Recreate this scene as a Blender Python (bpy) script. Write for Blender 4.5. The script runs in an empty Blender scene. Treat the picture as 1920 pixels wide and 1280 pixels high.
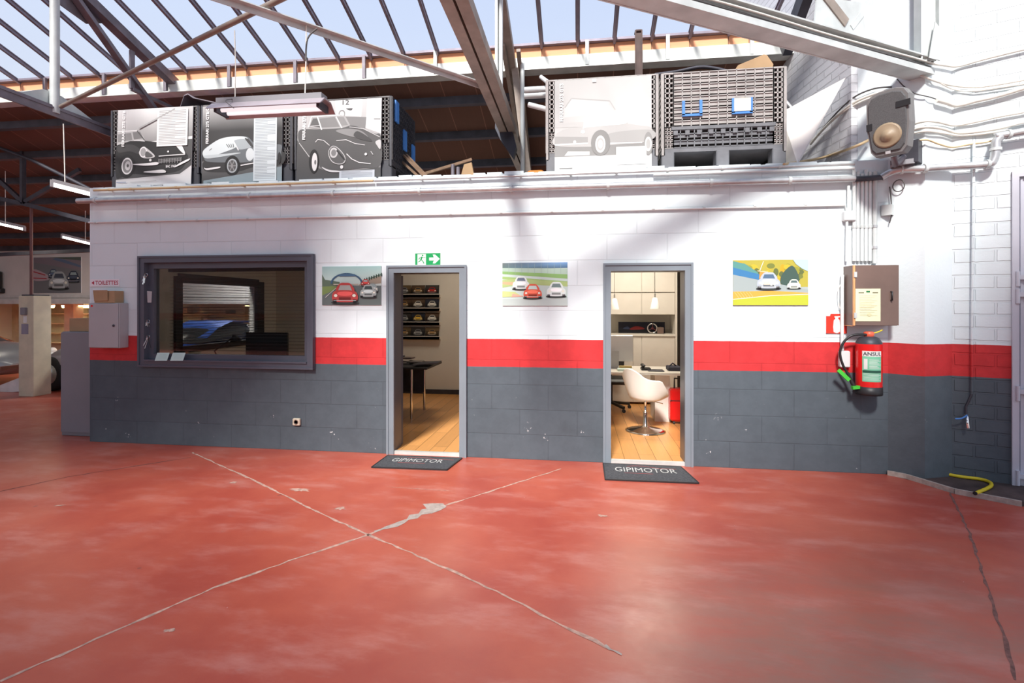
import bpy, math, random
from mathutils import Vector, Matrix
random.seed(7)
S = bpy.context.scene
COL = S.collection
PI = math.pi
# ------------------------------------------------------------------ camera model
F = 930.0; TH = math.radians(7.54); HZ = 571.0; EYE = 1.62; D = 5.17
CR = Vector((math.cos(TH), math.sin(TH), 0)); CF = Vector((-math.sin(TH), math.cos(TH), 0)); UP = Vector((0, 0, 1))
CAM = Vector((0, 0, EYE))
def ray(px, py): return CR*((px-960)/F) + CF + UP*((HZ-py)/F)
def atY(px, py, Y):
    d = ray(px, py); return CAM + d*(Y/d.y)
def atZ(px, py, z=0.0):
    d = ray(px, py); return CAM + d*((z-EYE)/d.z)
def atX(px, py, X):
    d = ray(px, py); return CAM + d*(X/d.x)
def atPl(px, py, pl, off=0.0):
    a = Vector((pl[0][0], pl[0][1], 0)); b = Vector((pl[1][0], pl[1][1], 0))
    t = (b-a).normalized(); n = Vector((t.y, -t.x, 0))
    if n.dot(-a) < 0: n = -n
    a = a + n*off; d = ray(px, py)
    return CAM + d*((a-CAM).dot(n)/d.dot(n))
PILA = ((2.76, 5.34), (3.14, 4.98)); PILB = ((3.14, 4.98), (3.43, 5.08)); RW = ((3.43, 5.08), (6.19, 3.895)); SIDE = ((2.70, 5.34), (2.35, 9.1)); OFW = ((-5.73, D), (2.95, D))
def surf(px, py, off=0.0):
    if px < 1601 and py < 306: return atPl(px, py, SIDE, off)
    if px < 1663 and py >= 306: return atPl(px, py, OFW, off)
    if px < 1735: return atPl(px, py, PILA, off)
    if px < 1785: return atPl(px, py, PILB, off)
    return atPl(px, py, RW, off)
def lin(c):
    return tuple(((v/255.0)/12.92 if v/255.0 <= .04045 else ((v/255.0+.055)/1.055)**2.4) for v in c[:3])
# ------------------------------------------------------------------ materials
MATS = {}
def newmat(name):
    m = bpy.data.materials.new(name); m.use_nodes = True
    nt = m.node_tree; b = nt.nodes['Principled BSDF']
    return m, nt, b
def mat(name, c, rough=.5, metal=0.0, var=.12, scale=6.0, bump=0.0, emit=0.0, spec=None):
    if name in MATS: return MATS[name]
    m, nt, b = newmat(name)
    b.inputs['Roughness'].default_value = rough; b.inputs['Metallic'].default_value = metal
    if spec is not None: b.inputs['Specular IOR Level'].default_value = spec
    tc = nt.nodes.new('ShaderNodeTexCoord'); n = nt.nodes.new('ShaderNodeTexNoise')
    n.inputs['Scale'].default_value = scale; n.inputs['Detail'].default_value = 5
    nt.links.new(tc.outputs['Object'], n.inputs['Vector'])
    r = nt.nodes.new('ShaderNodeValToRGB'); r.color_ramp.elements[0].position = .3; r.color_ramp.elements[1].position = .7
    r.color_ramp.elements[0].color = tuple(v*(1-var) for v in c)+(1,); r.color_ramp.elements[1].color = tuple(min(1, v*(1+var)) for v in c)+(1,)
    nt.links.new(n.outputs['Fac'], r.inputs['Fac']); nt.links.new(r.outputs['Color'], b.inputs['Base Color'])
    if bump:
        bp = nt.nodes.new('ShaderNodeBump'); bp.inputs['Strength'].default_value = bump; bp.inputs['Distance'].default_value = .01
        n2 = nt.nodes.new('ShaderNodeTexNoise'); n2.inputs['Scale'].default_value = scale*8; nt.links.new(tc.outputs['Object'], n2.inputs['Vector'])
        nt.links.new(n2.outputs['Fac'], bp.inputs['Height']); nt.links.new(bp.outputs['Normal'], b.inputs['Normal'])
    if emit:
        b.inputs['Emission Color'].default_value = tuple(c)+(1,); b.inputs['Emission Strength'].default_value = emit
    MATS[name] = m; return m
def math_n(nt, op, a, b=None, c=None):
    n = nt.nodes.new('ShaderNodeMath'); n.operation = op
    for i, v in enumerate((a, b, c)):
        if v is None: continue
        if isinstance(v, (int, float)): n.inputs[i].default_value = v
        else: nt.links.new(v, n.inputs[i])
    return n.outputs[0]
def mix_n(nt, fac, a, b):
    n = nt.nodes.new('ShaderNodeMix'); n.data_type = 'RGBA'
    for sock, v in ((n.inputs[0], fac), (n.inputs[6], a), (n.inputs[7], b)):
        if isinstance(v, (int, float)): sock.default_value = v
        elif isinstance(v, tuple): sock.default_value = v+(1,) if len(v) == 3 else v
        else: nt.links.new(v, sock)
    return n.outputs[2]
def noise_n(nt, vec, scale, detail=6, rough=.6):
    n = nt.nodes.new('ShaderNodeTexNoise'); n.inputs['Scale'].default_value = scale; n.inputs['Detail'].default_value = detail; n.inputs['Roughness'].default_value = rough
    nt.links.new(vec, n.inputs['Vector']); return n.outputs['Fac']
def sstep(nt, v, a, b):
    n = nt.nodes.new('ShaderNodeMapRange'); n.interpolation_type = 'SMOOTHSTEP'
    nt.links.new(v, n.inputs['Value']); n.inputs['From Min'].default_value = a; n.inputs['From Max'].default_value = b
    return n.outputs['Result']
WHITE = (.75, .825, .85); RED = (.62, .038, .042); GREY = (.088, .109, .128)
def wall_paint(name, direction, bw, bh, bumpd=.004, mort=.012, striped=True, white=WHITE, mortc=.12, off=0.0, rough_bump=.0):
    m, nt, b = newmat(name)
    g = nt.nodes.new('ShaderNodeNewGeometry'); pos = g.outputs['Position']
    sp = nt.nodes.new('ShaderNodeSeparateXYZ'); nt.links.new(pos, sp.inputs[0])
    dt = nt.nodes.new('ShaderNodeVectorMath'); dt.operation = 'DOT_PRODUCT'; nt.links.new(pos, dt.inputs[0]); dt.inputs[1].default_value = (direction[0], direction[1], 0)
    cb = nt.nodes.new('ShaderNodeCombineXYZ'); nt.links.new(math_n(nt, 'ADD', dt.outputs['Value'], off), cb.inputs[0]); nt.links.new(sp.outputs[2], cb.inputs[1])
    wob = nt.nodes.new('ShaderNodeTexNoise'); wob.inputs['Scale'].default_value = 7; nt.links.new(pos, wob.inputs['Vector'])
    vm = nt.nodes.new('ShaderNodeVectorMath'); vm.operation = 'SCALE'; nt.links.new(wob.outputs['Color'], vm.inputs[0]); vm.inputs['Scale'].default_value = .012 if bh < .2 else .004
    va = nt.nodes.new('ShaderNodeVectorMath'); va.operation = 'ADD'; nt.links.new(cb.outputs[0], va.inputs[0]); nt.links.new(vm.outputs[0], va.inputs[1])
    br = nt.nodes.new('ShaderNodeTexBrick'); br.inputs['Scale'].default_value = 1; br.inputs['Brick Width'].default_value = bw; br.inputs['Row Height'].default_value = bh
    br.inputs['Mortar Size'].default_value = mort*.5; br.inputs['Mortar Smooth'].default_value = .3
    nt.links.new(va.outputs[0], br.inputs['Vector'])
    br.inputs['Color1'].default_value = (1, 1, 1, 1); br.inputs['Color2'].default_value = (.93, .93, .93, 1); br.inputs['Mortar'].default_value = (1, 1, 1, 1)
    n1 = noise_n(nt, pos, 1.3); n2 = noise_n(nt, pos, 9); n3 = noise_n(nt, pos, 5, 3)
    wcol = mix_n(nt, sstep(nt, n1, .35, .75), white, tuple(v*.93 for v in white))
    if striped:
        z = math_n(nt, 'ADD', sp.outputs[2], math_n(nt, 'MULTIPLY', math_n(nt, 'SUBTRACT', n2, .5), .006))
        gcol = mix_n(nt, sstep(nt, n2, .3, .7), tuple(v*.93 for v in GREY), tuple(v*1.06 for v in GREY))
        chips = math_n(nt, 'MULTIPLY', sstep(nt, n3, .66, .68), sstep(nt, noise_n(nt, pos, 40, 3), .60, .63))
        chips = math_n(nt, 'MULTIPLY', chips, sstep(nt, sp.outputs[2], .8, .1))
        gcol = mix_n(nt, chips, gcol, (.6, .6, .6))
        dirt = math_n(nt, 'MULTIPLY', sstep(nt, noise_n(nt, pos, 2.2), .5, .8), sstep(nt, sp.outputs[2], .7, .05))
        gcol = mix_n(nt, math_n(nt, 'MULTIPLY', dirt, .35), gcol, (.03, .03, .03))
        rcol = mix_n(nt, sstep(nt, n2, .35, .7), tuple(v*.85 for v in RED), RED)
        c = mix_n(nt, sstep(nt, z, .963, .967), gcol, rcol)
        c = mix_n(nt, sstep(nt, z, 1.256, 1.260), c, wcol)
    else:
        c = wcol
    mx = nt.nodes.new('ShaderNodeMix'); mx.data_type = 'RGBA'; mx.blend_type = 'MULTIPLY'; mx.inputs[0].default_value = 1.0
    nt.links.new(c, mx.inputs[6])
    mfac = math_n(nt, 'MULTIPLY', br.outputs['Fac'], mortc)
    nt.links.new(mix_n(nt, mfac, br.outputs['Color'], (.25, .25, .27)), mx.inputs[7])
    nt.links.new(mx.outputs[2], b.inputs['Base Color'])
    b.inputs['Roughness'].default_value = .62; b.inputs['Specular IOR Level'].default_value = .3
    bp = nt.nodes.new('ShaderNodeBump'); bp.inputs['Strength'].default_value = .8; bp.inputs['Distance'].default_value = bumpd
    h = math_n(nt, 'SUBTRACT', math_n(nt, 'MULTIPLY', noise_n(nt, pos, 28, 5), .25+rough_bump), br.outputs['Fac'])
    nt.links.new(h, bp.inputs['Height']); nt.links.new(bp.outputs['Normal'], b.inputs['Normal'])
    return m
def floor_mat():
    m, nt, b = newmat('red_floor_paint')
    g = nt.nodes.new('ShaderNodeNewGeometry'); pos = g.outputs['Position']
    mp = nt.nodes.new('ShaderNodeMapping'); mp.inputs['Rotation'].default_value = (0, 0, .5); mp.inputs['Scale'].default_value = (1, 2.6, 1); nt.links.new(pos, mp.inputs[0])
    st = mp.outputs[0]
    base = mix_n(nt, sstep(nt, noise_n(nt, pos, .8), .3, .7), (.40, .066, .042), (.52, .118, .068))
    base = mix_n(nt, math_n(nt, 'MULTIPLY', sstep(nt, noise_n(nt, st, 1.7, 8, .65), .46, .74), .46), base, (.62, .29, .24))
    # worn grey-brown area towards the near right, with shade painted into its colour
    sp = nt.nodes.new('ShaderNodeSeparateXYZ'); nt.links.new(pos, sp.inputs[0])
    near = math_n(nt, 'MULTIPLY', sstep(nt, sp.outputs[1], 4.4, 2.0), sstep(nt, sp.outputs[0], -.3, 1.2))
    wear_shade = math_n(nt, 'MULTIPLY', near, sstep(nt, noise_n(nt, st, 1.1, 8, .7), .3, .75))
    base = mix_n(nt, math_n(nt, 'MULTIPLY', wear_shade, .95), base, (.28, .165, .125))
    base = mix_n(nt, math_n(nt, 'MULTIPLY', sstep(nt, noise_n(nt, st, 3.5, 8, .7), .62, .8), .35), base, (.40, .27, .25))
    base = mix_n(nt, sstep(nt, noise_n(nt, pos, 24, 2), .785, .80), base, (.6, .45, .42))
    base = mix_n(nt, math_n(nt, 'MULTIPLY', sstep(nt, noise_n(nt, pos, 5, 2), .74, .77), .6), base, (.2, .07, .06))
    nt.links.new(base, b.inputs['Base Color'])
    r = nt.nodes.new('ShaderNodeMapRange'); nt.links.new(noise_n(nt, pos, 3.0), r.inputs['Value']); r.inputs['To Min'].default_value = .2; r.inputs['To Max'].default_value = .48
    nt.links.new(r.outputs[0], b.inputs['Roughness']); b.inputs['Specular IOR Level'].default_value = .45
    bp = nt.nodes.new('ShaderNodeBump'); bp.inputs['Strength'].default_value = .15; bp.inputs['Distance'].default_value = .01
    nt.links.new(noise_n(nt, pos, 4), bp.inputs['Height']); nt.links.new(bp.outputs['Normal'], b.inputs['Normal'])
    return m
def plank_mat(name, c, bw, bh, rough=.3, gap=.003, axis='XY', contrast=.12, gapc=.35):
    m, nt, b = newmat(name)
    g = nt.nodes.new('ShaderNodeNewGeometry'); pos = g.outputs['Position']
    sp = nt.nodes.new('ShaderNodeSeparateXYZ'); nt.links.new(pos, sp.inputs[0])
    cb = nt.nodes.new('ShaderNodeCombineXYZ'); nt.links.new(sp.outputs['XYZ'.index(axis[0])], cb.inputs[0]); nt.links.new(sp.outputs['XYZ'.index(axis[1])], cb.inputs[1])
    br = nt.nodes.new('ShaderNodeTexBrick'); br.inputs['Scale'].default_value = 1; br.inputs['Brick Width'].default_value = bw; br.inputs['Row Height'].default_value = bh; br.inputs['Mortar Size'].default_value = gap
    nt.links.new(cb.outputs[0], br.inputs['Vector'])
    br.inputs['Color1'].default_value = tuple(v*(1-contrast) for v in c)+(1,); br.inputs['Color2'].default_value = tuple(v*(1+contrast) for v in c)+(1,); br.inputs['Mortar'].default_value = tuple(v*gapc for v in c)+(1,)
    mp = nt.nodes.new('ShaderNodeMapping'); nt.links.new(cb.outputs[0], mp.inputs[0]); mp.inputs['Scale'].default_value = (2, 30, 1)
    n = noise_n(nt, mp.outputs[0], 1.5)
    mx = nt.nodes.new('ShaderNodeMix'); mx.data_type = 'RGBA'; mx.blend_type = 'MULTIPLY'; mx.inputs[0].default_value = .5
    nt.links.new(br.outputs['Color'], mx.inputs[6]); nt.links.new(mix_n(nt, n, (.6, .6, .6), (1.2, 1.2, 1.2)), mx.inputs[7])
    nt.links.new(mx.outputs[2], b.inputs['Base Color']); b.inputs['Roughness'].default_value = rough
    return m
def glass_mat(name, tint=(.95, .96, .97), refl=.5, rough=.02):
    m = bpy.data.materials.new(name); m.use_nodes = True; nt = m.node_tree; nt.nodes.clear()
    o = nt.nodes.new('ShaderNodeOutputMaterial'); t = nt.nodes.new('ShaderNodeBsdfTransparent'); t.inputs[0].default_value = tint+(1,)
    gl = nt.nodes.new('ShaderNodeBsdfGlossy'); gl.inputs['Roughness'].default_value = rough
    fr = nt.nodes.new('ShaderNodeFresnel'); fr.inputs[0].default_value = 1.45
    mx = nt.nodes.new('ShaderNodeMixShader'); nt.links.new(math_n(nt, 'MULTIPLY', fr.outputs[0], refl), mx.inputs[0]); nt.links.new(t.outputs[0], mx.inputs[1]); nt.links.new(gl.outputs[0], mx.inputs[2]); nt.links.new(mx.outputs[0], o.inputs[0])
    return m
def pic_mat():
    m, nt, b = newmat('printed_picture')
    a = nt.nodes.new('ShaderNodeAttribute'); a.attribute_name = 'Col'; nt.links.new(a.outputs['Color'], b.inputs['Base Color'])
    b.inputs['Roughness'].default_value = .45; b.inputs['Specular IOR Level'].default_value = .25
    return m
M_PIC = pic_mat()
M_OFF = wall_paint('painted_blocks', (1, 0), .60, .26, .004, .010)
M_PIL = wall_paint('painted_render', (.72, -.69), 40, 40, .003, .001, rough_bump=.7)
M_RW = wall_paint('painted_bricks', (.919, -.395), .29, .118, .012, .022, mortc=.10)
M_SIDE = wall_paint('whitewashed_bricks', (0, 1), .27, .085, .012, .02, striped=False, white=(.80, .81, .84), mortc=.22)
M_FLOOR = floor_mat()
M_INT = mat('cream_plaster', (.72, .68, .60), .7, var=.04, scale=2)
M_GAR = mat('garage_white_wall', (.66, .62, .58), .7, var=.08, scale=1.5)
M_CREAM = mat('cream_paint', (.66, .60, .44), .6, var=.12, scale=4)
M_WOOD = plank_mat('oak_laminate', lin((222, 160, 96)), 1.2, .16, .28, axis='YX')
M_TERRA = plank_mat('terracotta_tile', lin((222, 158, 118)), .467, .5, .7, .006, axis='XZ', contrast=.2)
M_DECK = plank_mat('brown_roof_deck', lin((106, 74, 60)), 30, .467, .8, .006, axis='YX', contrast=.10, gapc=2.2)
M_ZINC = mat('zinc_sheet', (.62, .64, .61), .45, .25, var=.15, scale=5)
M_STEEL = mat('grey_painted_steel', lin((120, 114, 122)), .5, .3, var=.22, scale=7, bump=.1)
M_STEELB = mat('brown_grey_steel', lin((148, 136, 126)), .55, .2, var=.22, scale=6, bump=.1)
M_STEELW = mat('pale_painted_steel', (.54, .575, .57), .5, .1, var=.15, scale=5)
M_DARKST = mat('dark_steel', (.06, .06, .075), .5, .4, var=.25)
M_BAR = mat('glazing_bar_paint', lin((128, 120, 132)), .55, .3, var=.2)
M_GALV = mat('galvanised_pipe', (.55, .56, .57), .35, .65, var=.12, scale=12)
M_PVC = mat('white_pvc', (.70, .74, .74), .45, var=.05)
M_BEIGE = mat('yellowed_conduit', lin((205, 180, 140)), .5, var=.12)
M_CABW = mat('white_cable', (.72, .70, .64), .55, var=.1, scale=20)
M_CABD = mat('dark_cable', (.08, .075, .075), .55, var=.1)
M_FRAME = mat('slate_grey_gloss', lin((124, 133, 141)), .35, var=.06, scale=3)
M_FRAMEW = mat('slate_dark_gloss', lin((84, 87, 98)), .35, var=.06, scale=3)
M_BLK = mat('black_plastic', (.018, .018, .02), .45, var=.1)
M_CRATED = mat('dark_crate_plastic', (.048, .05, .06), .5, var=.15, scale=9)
M_CRATEL = mat('sunlit_crate_plastic', (.36, .34, .33), .55, var=.15, scale=9)  # black crate plastic, lightened to paint in the sun on the right crates
M_CRATEM = mat('sunlit_crate_grey', (.15, .155, .17), .5, var=.15, scale=9)  # base and lower panels of the right crates, sunlight painted into the grey
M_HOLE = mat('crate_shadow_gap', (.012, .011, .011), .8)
M_BLUE = mat('blue_plastic', lin((72, 132, 205)), .45, var=.1)
M_LGREY = mat('light_grey_enamel', lin((172, 170, 172)), .4, var=.04, scale=3)
M_MGREY = mat('mid_grey_enamel', lin((132, 132, 137)), .45, var=.05, scale=3)
M_CARD = mat('cardboard', lin((168, 138, 104)), .8, var=.1, scale=4)
M_BROWN = mat('brown_varnished_board', lin((112, 92, 84)), .35, var=.12, scale=4)
M_REDGL = mat('red_gloss_paint', (.70, .014, .014), .25, var=.05)
M_GREEN = mat('green_plastic', lin((70, 190, 60)), .4)
M_YEL = mat('yellow_hose', lin((226, 200, 40)), .45, var=.08)
M_CHROME = mat('chrome', (.75, .74, .73), .12, 1.0, var=.03)
M_WHT = mat('white_gloss_shell', (.85, .83, .79), .3, var=.02)
M_CABI = mat('white_laminate', (.74, .70, .64), .4, var=.03)
M_MAT = mat('charcoal_carpet', (.075, .077, .085), .95, var=.3, scale=60, bump=.6)
M_TUBE = mat('lit_tube', (1, .98, .95), .4, emit=6.0)
M_TUBEO = mat('faint_tube', (.88, .88, .92), .3, emit=.8)  # tubes of the hanging lamp, with a faint glow
M_STRIPL = mat('warm_strip_light', (1, .86, .5), .4, emit=2.2)
M_CONC = mat('bare_concrete', lin((172, 158, 148)), .85, var=.2, scale=25)
M_TRENCH = mat('stained_concrete', (.07, .045, .04), .8, var=.45, scale=6, bump=.4)
M_TIMB = mat('weathered_timber', lin((128, 104, 84)), .8, var=.25, scale=12)
M_GLASS = glass_mat('window_glass', (.82, .83, .84), .6)
M_SKY = glass_mat('roof_glass', (.97, .98, 1.0), .12, .1)
M_TYRE = mat('tyre_rubber', (.02, .02, .022), .75)
M_PAPER = mat('mint_paper', lin((205, 226, 220)), .7, var=.03)
# ------------------------------------------------------------------ mesh builder
class MB:
    def __init__(s): s.v = []; s.f = []; s.m = []; s.sm = []
    def add(s, vs, fs, mi=0, smooth=False):
        o = len(s.v); s.v += [Vector(p) for p in vs]
        for f in fs: s.f.append(tuple(i+o for i in f)); s.m.append(mi); s.sm.append(smooth)
        return s
    def box(s, x0, x1, y0, y1, z0, z1, mi=0):
        return s.obox(Vector(((x0+x1)/2, (y0+y1)/2, (z0+z1)/2)), Vector((abs(x1-x0)/2, 0, 0)), Vector((0, abs(y1-y0)/2, 0)), Vector((0, 0, abs(z1-z0)/2)), mi)
    def obox(s, c, a, b, d, mi=0):
        c = Vector(c); vs = [c+a*i+b*j+d*k for i in (-1, 1) for j in (-1, 1) for k in (-1, 1)]
        return s.add(vs, [(0, 1, 3, 2), (4, 6, 7, 5), (0, 4, 5, 1), (2, 3, 7, 6), (0, 2, 6, 4), (1, 5, 7, 3)], mi)
    def bbox(s, x0, x1, y0, y1, z0, z1, r=.01, mi=0):   # box with chamfered vertical+top edges
        cx, cy, cz = (x0+x1)/2, (y0+y1)/2, (z0+z1)/2; hx, hy, hz = (x1-x0)/2, (y1-y0)/2, (z1-z0)/2
        r = min(r, hx*.9, hy*.9, hz*.9); rings = []
        for dz, ins in ((-hz, r), (-hz+r, 0), (hz-r, 0), (hz, r)):
            a, b = hx-ins, hy-ins; q = r*.7
            rings.append([Vector((cx+x, cy+y, cz+dz)) for x, y in ((-a+q, -b), (a-q, -b), (a, -b+q), (a, b-q), (a-q, b), (-a+q, b), (-a, b-q), (-a, -b+q))])
        return s.loft(rings, mi, False)
    def loft(s, rings, mi=0, smooth=True, cap=True, closed=True):
        n = len(rings[0]); vs = [p for r in rings for p in r]; fs = []
        for i in range(len(rings)-1):
            for j in range(n if closed else n-1):
                k = (j+1) % n; fs.append((i*n+j, i*n+k, (i+1)*n+k, (i+1)*n+j))
        s.add(vs, fs, mi, smooth)
        if cap and closed:
            s.add(rings[0], [tuple(range(n))[::-1]], mi); s.add(rings[-1], [tuple(range(n))], mi)
        return s
    def beam(s, p0, p1, w, h, up=UP, mi=0):
        p0, p1 = Vector(p0), Vector(p1); d = (p1-p0); t = d.normalized(); u = Vector(up)
        if abs(t.dot(u)) > .98: u = Vector((0, 1, 0))
        a = t.cross(u).normalized(); b = a.cross(t).normalized()
        return s.obox((p0+p1)/2, d/2, a*w/2, b*h/2, mi)
    def tube(s, pts, r, seg=8, mi=0, cap=True):
        pts = [Vector(p) for p in pts]; n = len(pts); rings = []; prev = None
        for i in range(n):
            t = (pts[min(i+1, n-1)]-pts[max(i-1, 0)]).normalized()
            if prev is None:
                u = UP if abs(t.dot(UP)) < .9 else Vector((1, 0, 0)); a = t.cross(u).normalized()
            else:
                a = (prev-t*prev.dot(t)).normalized()
            prev = a; b = t.cross(a); rr = r[i] if isinstance(r, (list, tuple)) else r
            rings.append([pts[i]+(a*math.cos(2*PI*k/seg)+b*math.sin(2*PI*k/seg))*rr for k in range(seg)])
        return s.loft(rings, mi, True, cap)
    def cyl(s, p0, p1, r0, r1=None, seg=20, mi=0):
        return s.tube([p0, p1], [r0, r0 if r1 is None else r1], seg, mi)
    def lathe(s, prof, c=(0, 0, 0), ax=UP, seg=28, mi=0, smooth=True):
        c = Vector(c); ax = Vector(ax).normalized(); u = Vector((1, 0, 0)) if abs(ax.x) < .9 else Vector((0, 1, 0))
        a = ax.cross(u).normalized(); b = ax.cross(a)
        rings = [[c+ax*z+(a*math.cos(2*PI*k/seg)+b*math.sin(2*PI*k/seg))*max(r, .0004) for k in range(seg)] for r, z in prof]
        return s.loft(rings, mi, smooth)
    def sphere(s, c, r, seg=14, mi=0, sc=(1, 1, 1)):
        c = Vector(c); rings = []
        for i in range(1, 9):
            a = -PI/2+PI*i/9
            rings.append([c+Vector((math.cos(a)*math.cos(2*PI*k/seg)*r*sc[0], math.cos(a)*math.sin(2*PI*k/seg)*r*sc[1], math.sin(a)*r*sc[2])) for k in range(seg)])
        return s.loft(rings, mi, True)
    def prism(s, poly, n, mi=0):       # poly: 3D points, extruded by n
        k = len(poly); n = Vector(n); vs = [Vector(p) for p in poly]+[Vector(p)+n for p in poly]
        return s.add(vs, [tuple(range(k)), tuple(range(k, 2*k))[::-1]]+[(i, (i+1) % k, k+(i+1) % k, k+i) for i in range(k)], mi)
    def build(s, name, mats, parent=None, label=None, cat=None, group=None, kind=None, origin=None):
        me = bpy.data.meshes.new(name)
        if parent is not None: o = wloc(parent)
        elif origin is not None: o = Vector(origin)
        else:
            xs = [p.x for p in s.v]; ys = [p.y for p in s.v]; zs = [p.z for p in s.v]
            o = Vector(((min(xs)+max(xs))/2, (min(ys)+max(ys))/2, min(zs)))
        me.from_pydata([tuple(p-o) for p in s.v], [], s.f)
        for mm in (mats if isinstance(mats, (list, tuple)) else [mats]): me.materials.append(mm)
        for p, mi, sm in zip(me.polygons, s.m, s.sm): p.material_index = mi; p.use_smooth = sm
        fix_normals(me)
        ob = bpy.data.objects.new(name, me); COL.objects.link(ob)
        if parent is not None: ob.parent = parent
        else: ob.location = o
        tag(ob, label, cat, group, kind); return ob
def fix_normals(me):
    import bmesh
    bm = bmesh.new(); bm.from_mesh(me); bmesh.ops.recalc_face_normals(bm, faces=bm.faces); bm.to_mesh(me); bm.free()
def wloc(o):
    l = Vector((0, 0, 0))
    while o is not None: l = l+o.location; o = o.parent
    return l
def tag(o, label=None, cat=None, group=None, kind=None):
    if label: o['label'] = label
    if cat: o['category'] = cat
    if group: o['group'] = group
    if kind: o['kind'] = kind
def thing(name, loc, label=None, cat=None, group=None, kind=None):
    o = bpy.data.objects.new(name, None); COL.objects.link(o); o.location = loc; o.empty_display_size = .1
    tag(o, label, cat, group, kind); return o
def dup(o, loc=None, label=None, parent=None):
    c = o.copy(); COL.objects.link(c)
    if parent is not None: c.parent = parent
    if loc is not None: c.location = loc
    if label: c['label'] = label
    for ch in list(o.children): dup(ch, parent=c)
    return c
def smooth_line(pts, n=6):
    pts = [Vector(p) for p in pts]; out = []
    for i in range(len(pts)-1):
        p0 = pts[max(i-1, 0)]; p1 = pts[i]; p2 = pts[i+1]; p3 = pts[min(i+2, len(pts)-1)]
        for k in range(n):
            t = k/n
            out.append(.5*((2*p1)+(p2-p0)*t+(2*p0-5*p1+4*p2-p3)*t*t+(-p0+3*p1-3*p2+p3)*t**3))
    out.append(pts[-1]); return out
# text -> (verts2d, faces)
def text2d(s, bold=False):
    cu = bpy.data.curves.new('txt', 'FONT'); cu.body = s; cu.size = 1; cu.resolution_u = 3
    if bold: cu.offset = .018
    ob = bpy.data.objects.new('txt', cu); COL.objects.link(ob)
    dg = bpy.context.evaluated_depsgraph_get(); dg.update()
    me = bpy.data.meshes.new_from_object(ob.evaluated_get(dg))
    v = [(p.co.x, p.co.y) for p in me.vertices]; f = [tuple(p.vertices) for p in me.polygons]
    bpy.data.objects.remove(ob); bpy.data.curves.remove(cu); bpy.data.meshes.remove(me)
    x0 = min(p[0] for p in v); x1 = max(p[0] for p in v); y0 = min(p[1] for p in v); y1 = max(p[1] for p in v)
    return [((x-x0)/(x1-x0), (y-y0)/(y1-y0)) for x, y in v], f, (x1-x0)/(y1-y0)
def lettering(name, s, O, U, V, m, parent, nrm, bold=False, off=.002):
    v, f, asp = text2d(s, bold); mb = MB()
    mb.add([Vector(O)+Vector(U)*x+Vector(V)*y+Vector(nrm)*off for x, y in v], f)
    o = len(mb.v)
    return mb.build(name, m, parent)
# flat printed picture with coloured polygons
class Pic:
    def __init__(s, O, U, V, N): s.O, s.U, s.V, s.N = Vector(O), Vector(U), Vector(V), Vector(N).normalized(); s.v = []; s.f = []; s.c = []; s.k = 0; s.step = .00025; s.tone = (1, 0)
    def P(s, u, v): return s.O+s.U*u+s.V*v+s.N*(s.k*s.step)
    def poly(s, pts, col):
        s.k += 1; o = len(s.v); s.v += [s.P(u, v) for u, v in pts]; s.f.append(tuple(range(o, o+len(pts))))
        tn = lambda c: lin([min(255, x*s.tone[0]+s.tone[1]) for x in c])
        cols = [tn(c) for c in col] if isinstance(col[0], (tuple, list)) else [tn(col)]*len(pts); s.c += cols
    def rect(s, u0, v0, u1, v1, col): s.poly([(u0, v0), (u1, v0), (u1, v1), (u0, v1)], col)
    def ell(s, u, v, a, b, col, n=20): s.poly([(u+a*math.cos(2*PI*i/n), v+b*math.sin(2*PI*i/n)) for i in range(n)], col)
    def blob(s, pts, col, n=5):
        q = [Vector((a, b, 0)) for a, b in pts]; m = len(q); out = []
        for i in range(m):
            p0, p1, p2, p3 = q[(i-1) % m], q[i], q[(i+1) % m], q[(i+2) % m]
            for k in range(n):
                t = k/n; r = .5*((2*p1)+(p2-p0)*t+(2*p0-5*p1+4*p2-p3)*t*t+(-p0+3*p1-3*p2+p3)*t**3); out.append((r.x, r.y))
        s.poly(out, col)
    def line(s, pts, w, col):
        for (a, b), (c, d) in zip(pts[:-1], pts[1:]):
            dx, dy = c-a, d-b; L = math.hypot(dx, dy) or 1; nx, ny = -dy/L*w/2, dx/L*w/2
            s.poly([(a+nx, b+ny), (c+nx, d+ny), (c-nx, d-ny), (a-nx, b-ny)], col)
    def text(s, t, u, v, w, h, col, rot=False, bold=True):
        tv, tf, asp = text2d(t, bold); s.k += 1; o = len(s.v)
        s.v += [(s.P(u+w*(1-y), v+h*x) if rot else s.P(u+w*x, v+h*y)) for x, y in tv]; s.f += [tuple(i+o for i in f) for f in tf]; s.c += [lin(col)]*len(tv)
    def build(s, name, parent=None, thick=.006, edge=(235, 235, 235), **kw):
        # backing board
        o = len(s.v); b = [s.O, s.O+s.U, s.O+s.U+s.V, s.O+s.V]; s.v += [p-s.N*.0002 for p in b]+[p-s.N*thick for p in b]; s.c += [lin(edge)]*8
        s.f += [tuple(o+i for i in q) for q in ((0, 1, 2, 3), (7, 6, 5, 4), (0, 4, 5, 1), (1, 5, 6, 2), (2, 6, 7, 3), (3, 7, 4, 0))]
        org = wloc(parent) if parent is not None else s.O+s.U*.5
        me = bpy.data.meshes.new(name); me.from_pydata([tuple(p-org) for p in s.v], [], s.f); me.materials.append(M_PIC)
        at = me.color_attributes.new('Col', 'FLOAT_COLOR', 'CORNER')
        for l in me.loops: at.data[l.index].color = tuple(s.c[l.vertex_index])+(1,)
        ob = bpy.data.objects.new(name, me); COL.objects.link(ob)
        if parent is not None: ob.parent = parent
        else: ob.location = org
        tag(ob, **kw); return ob
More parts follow.
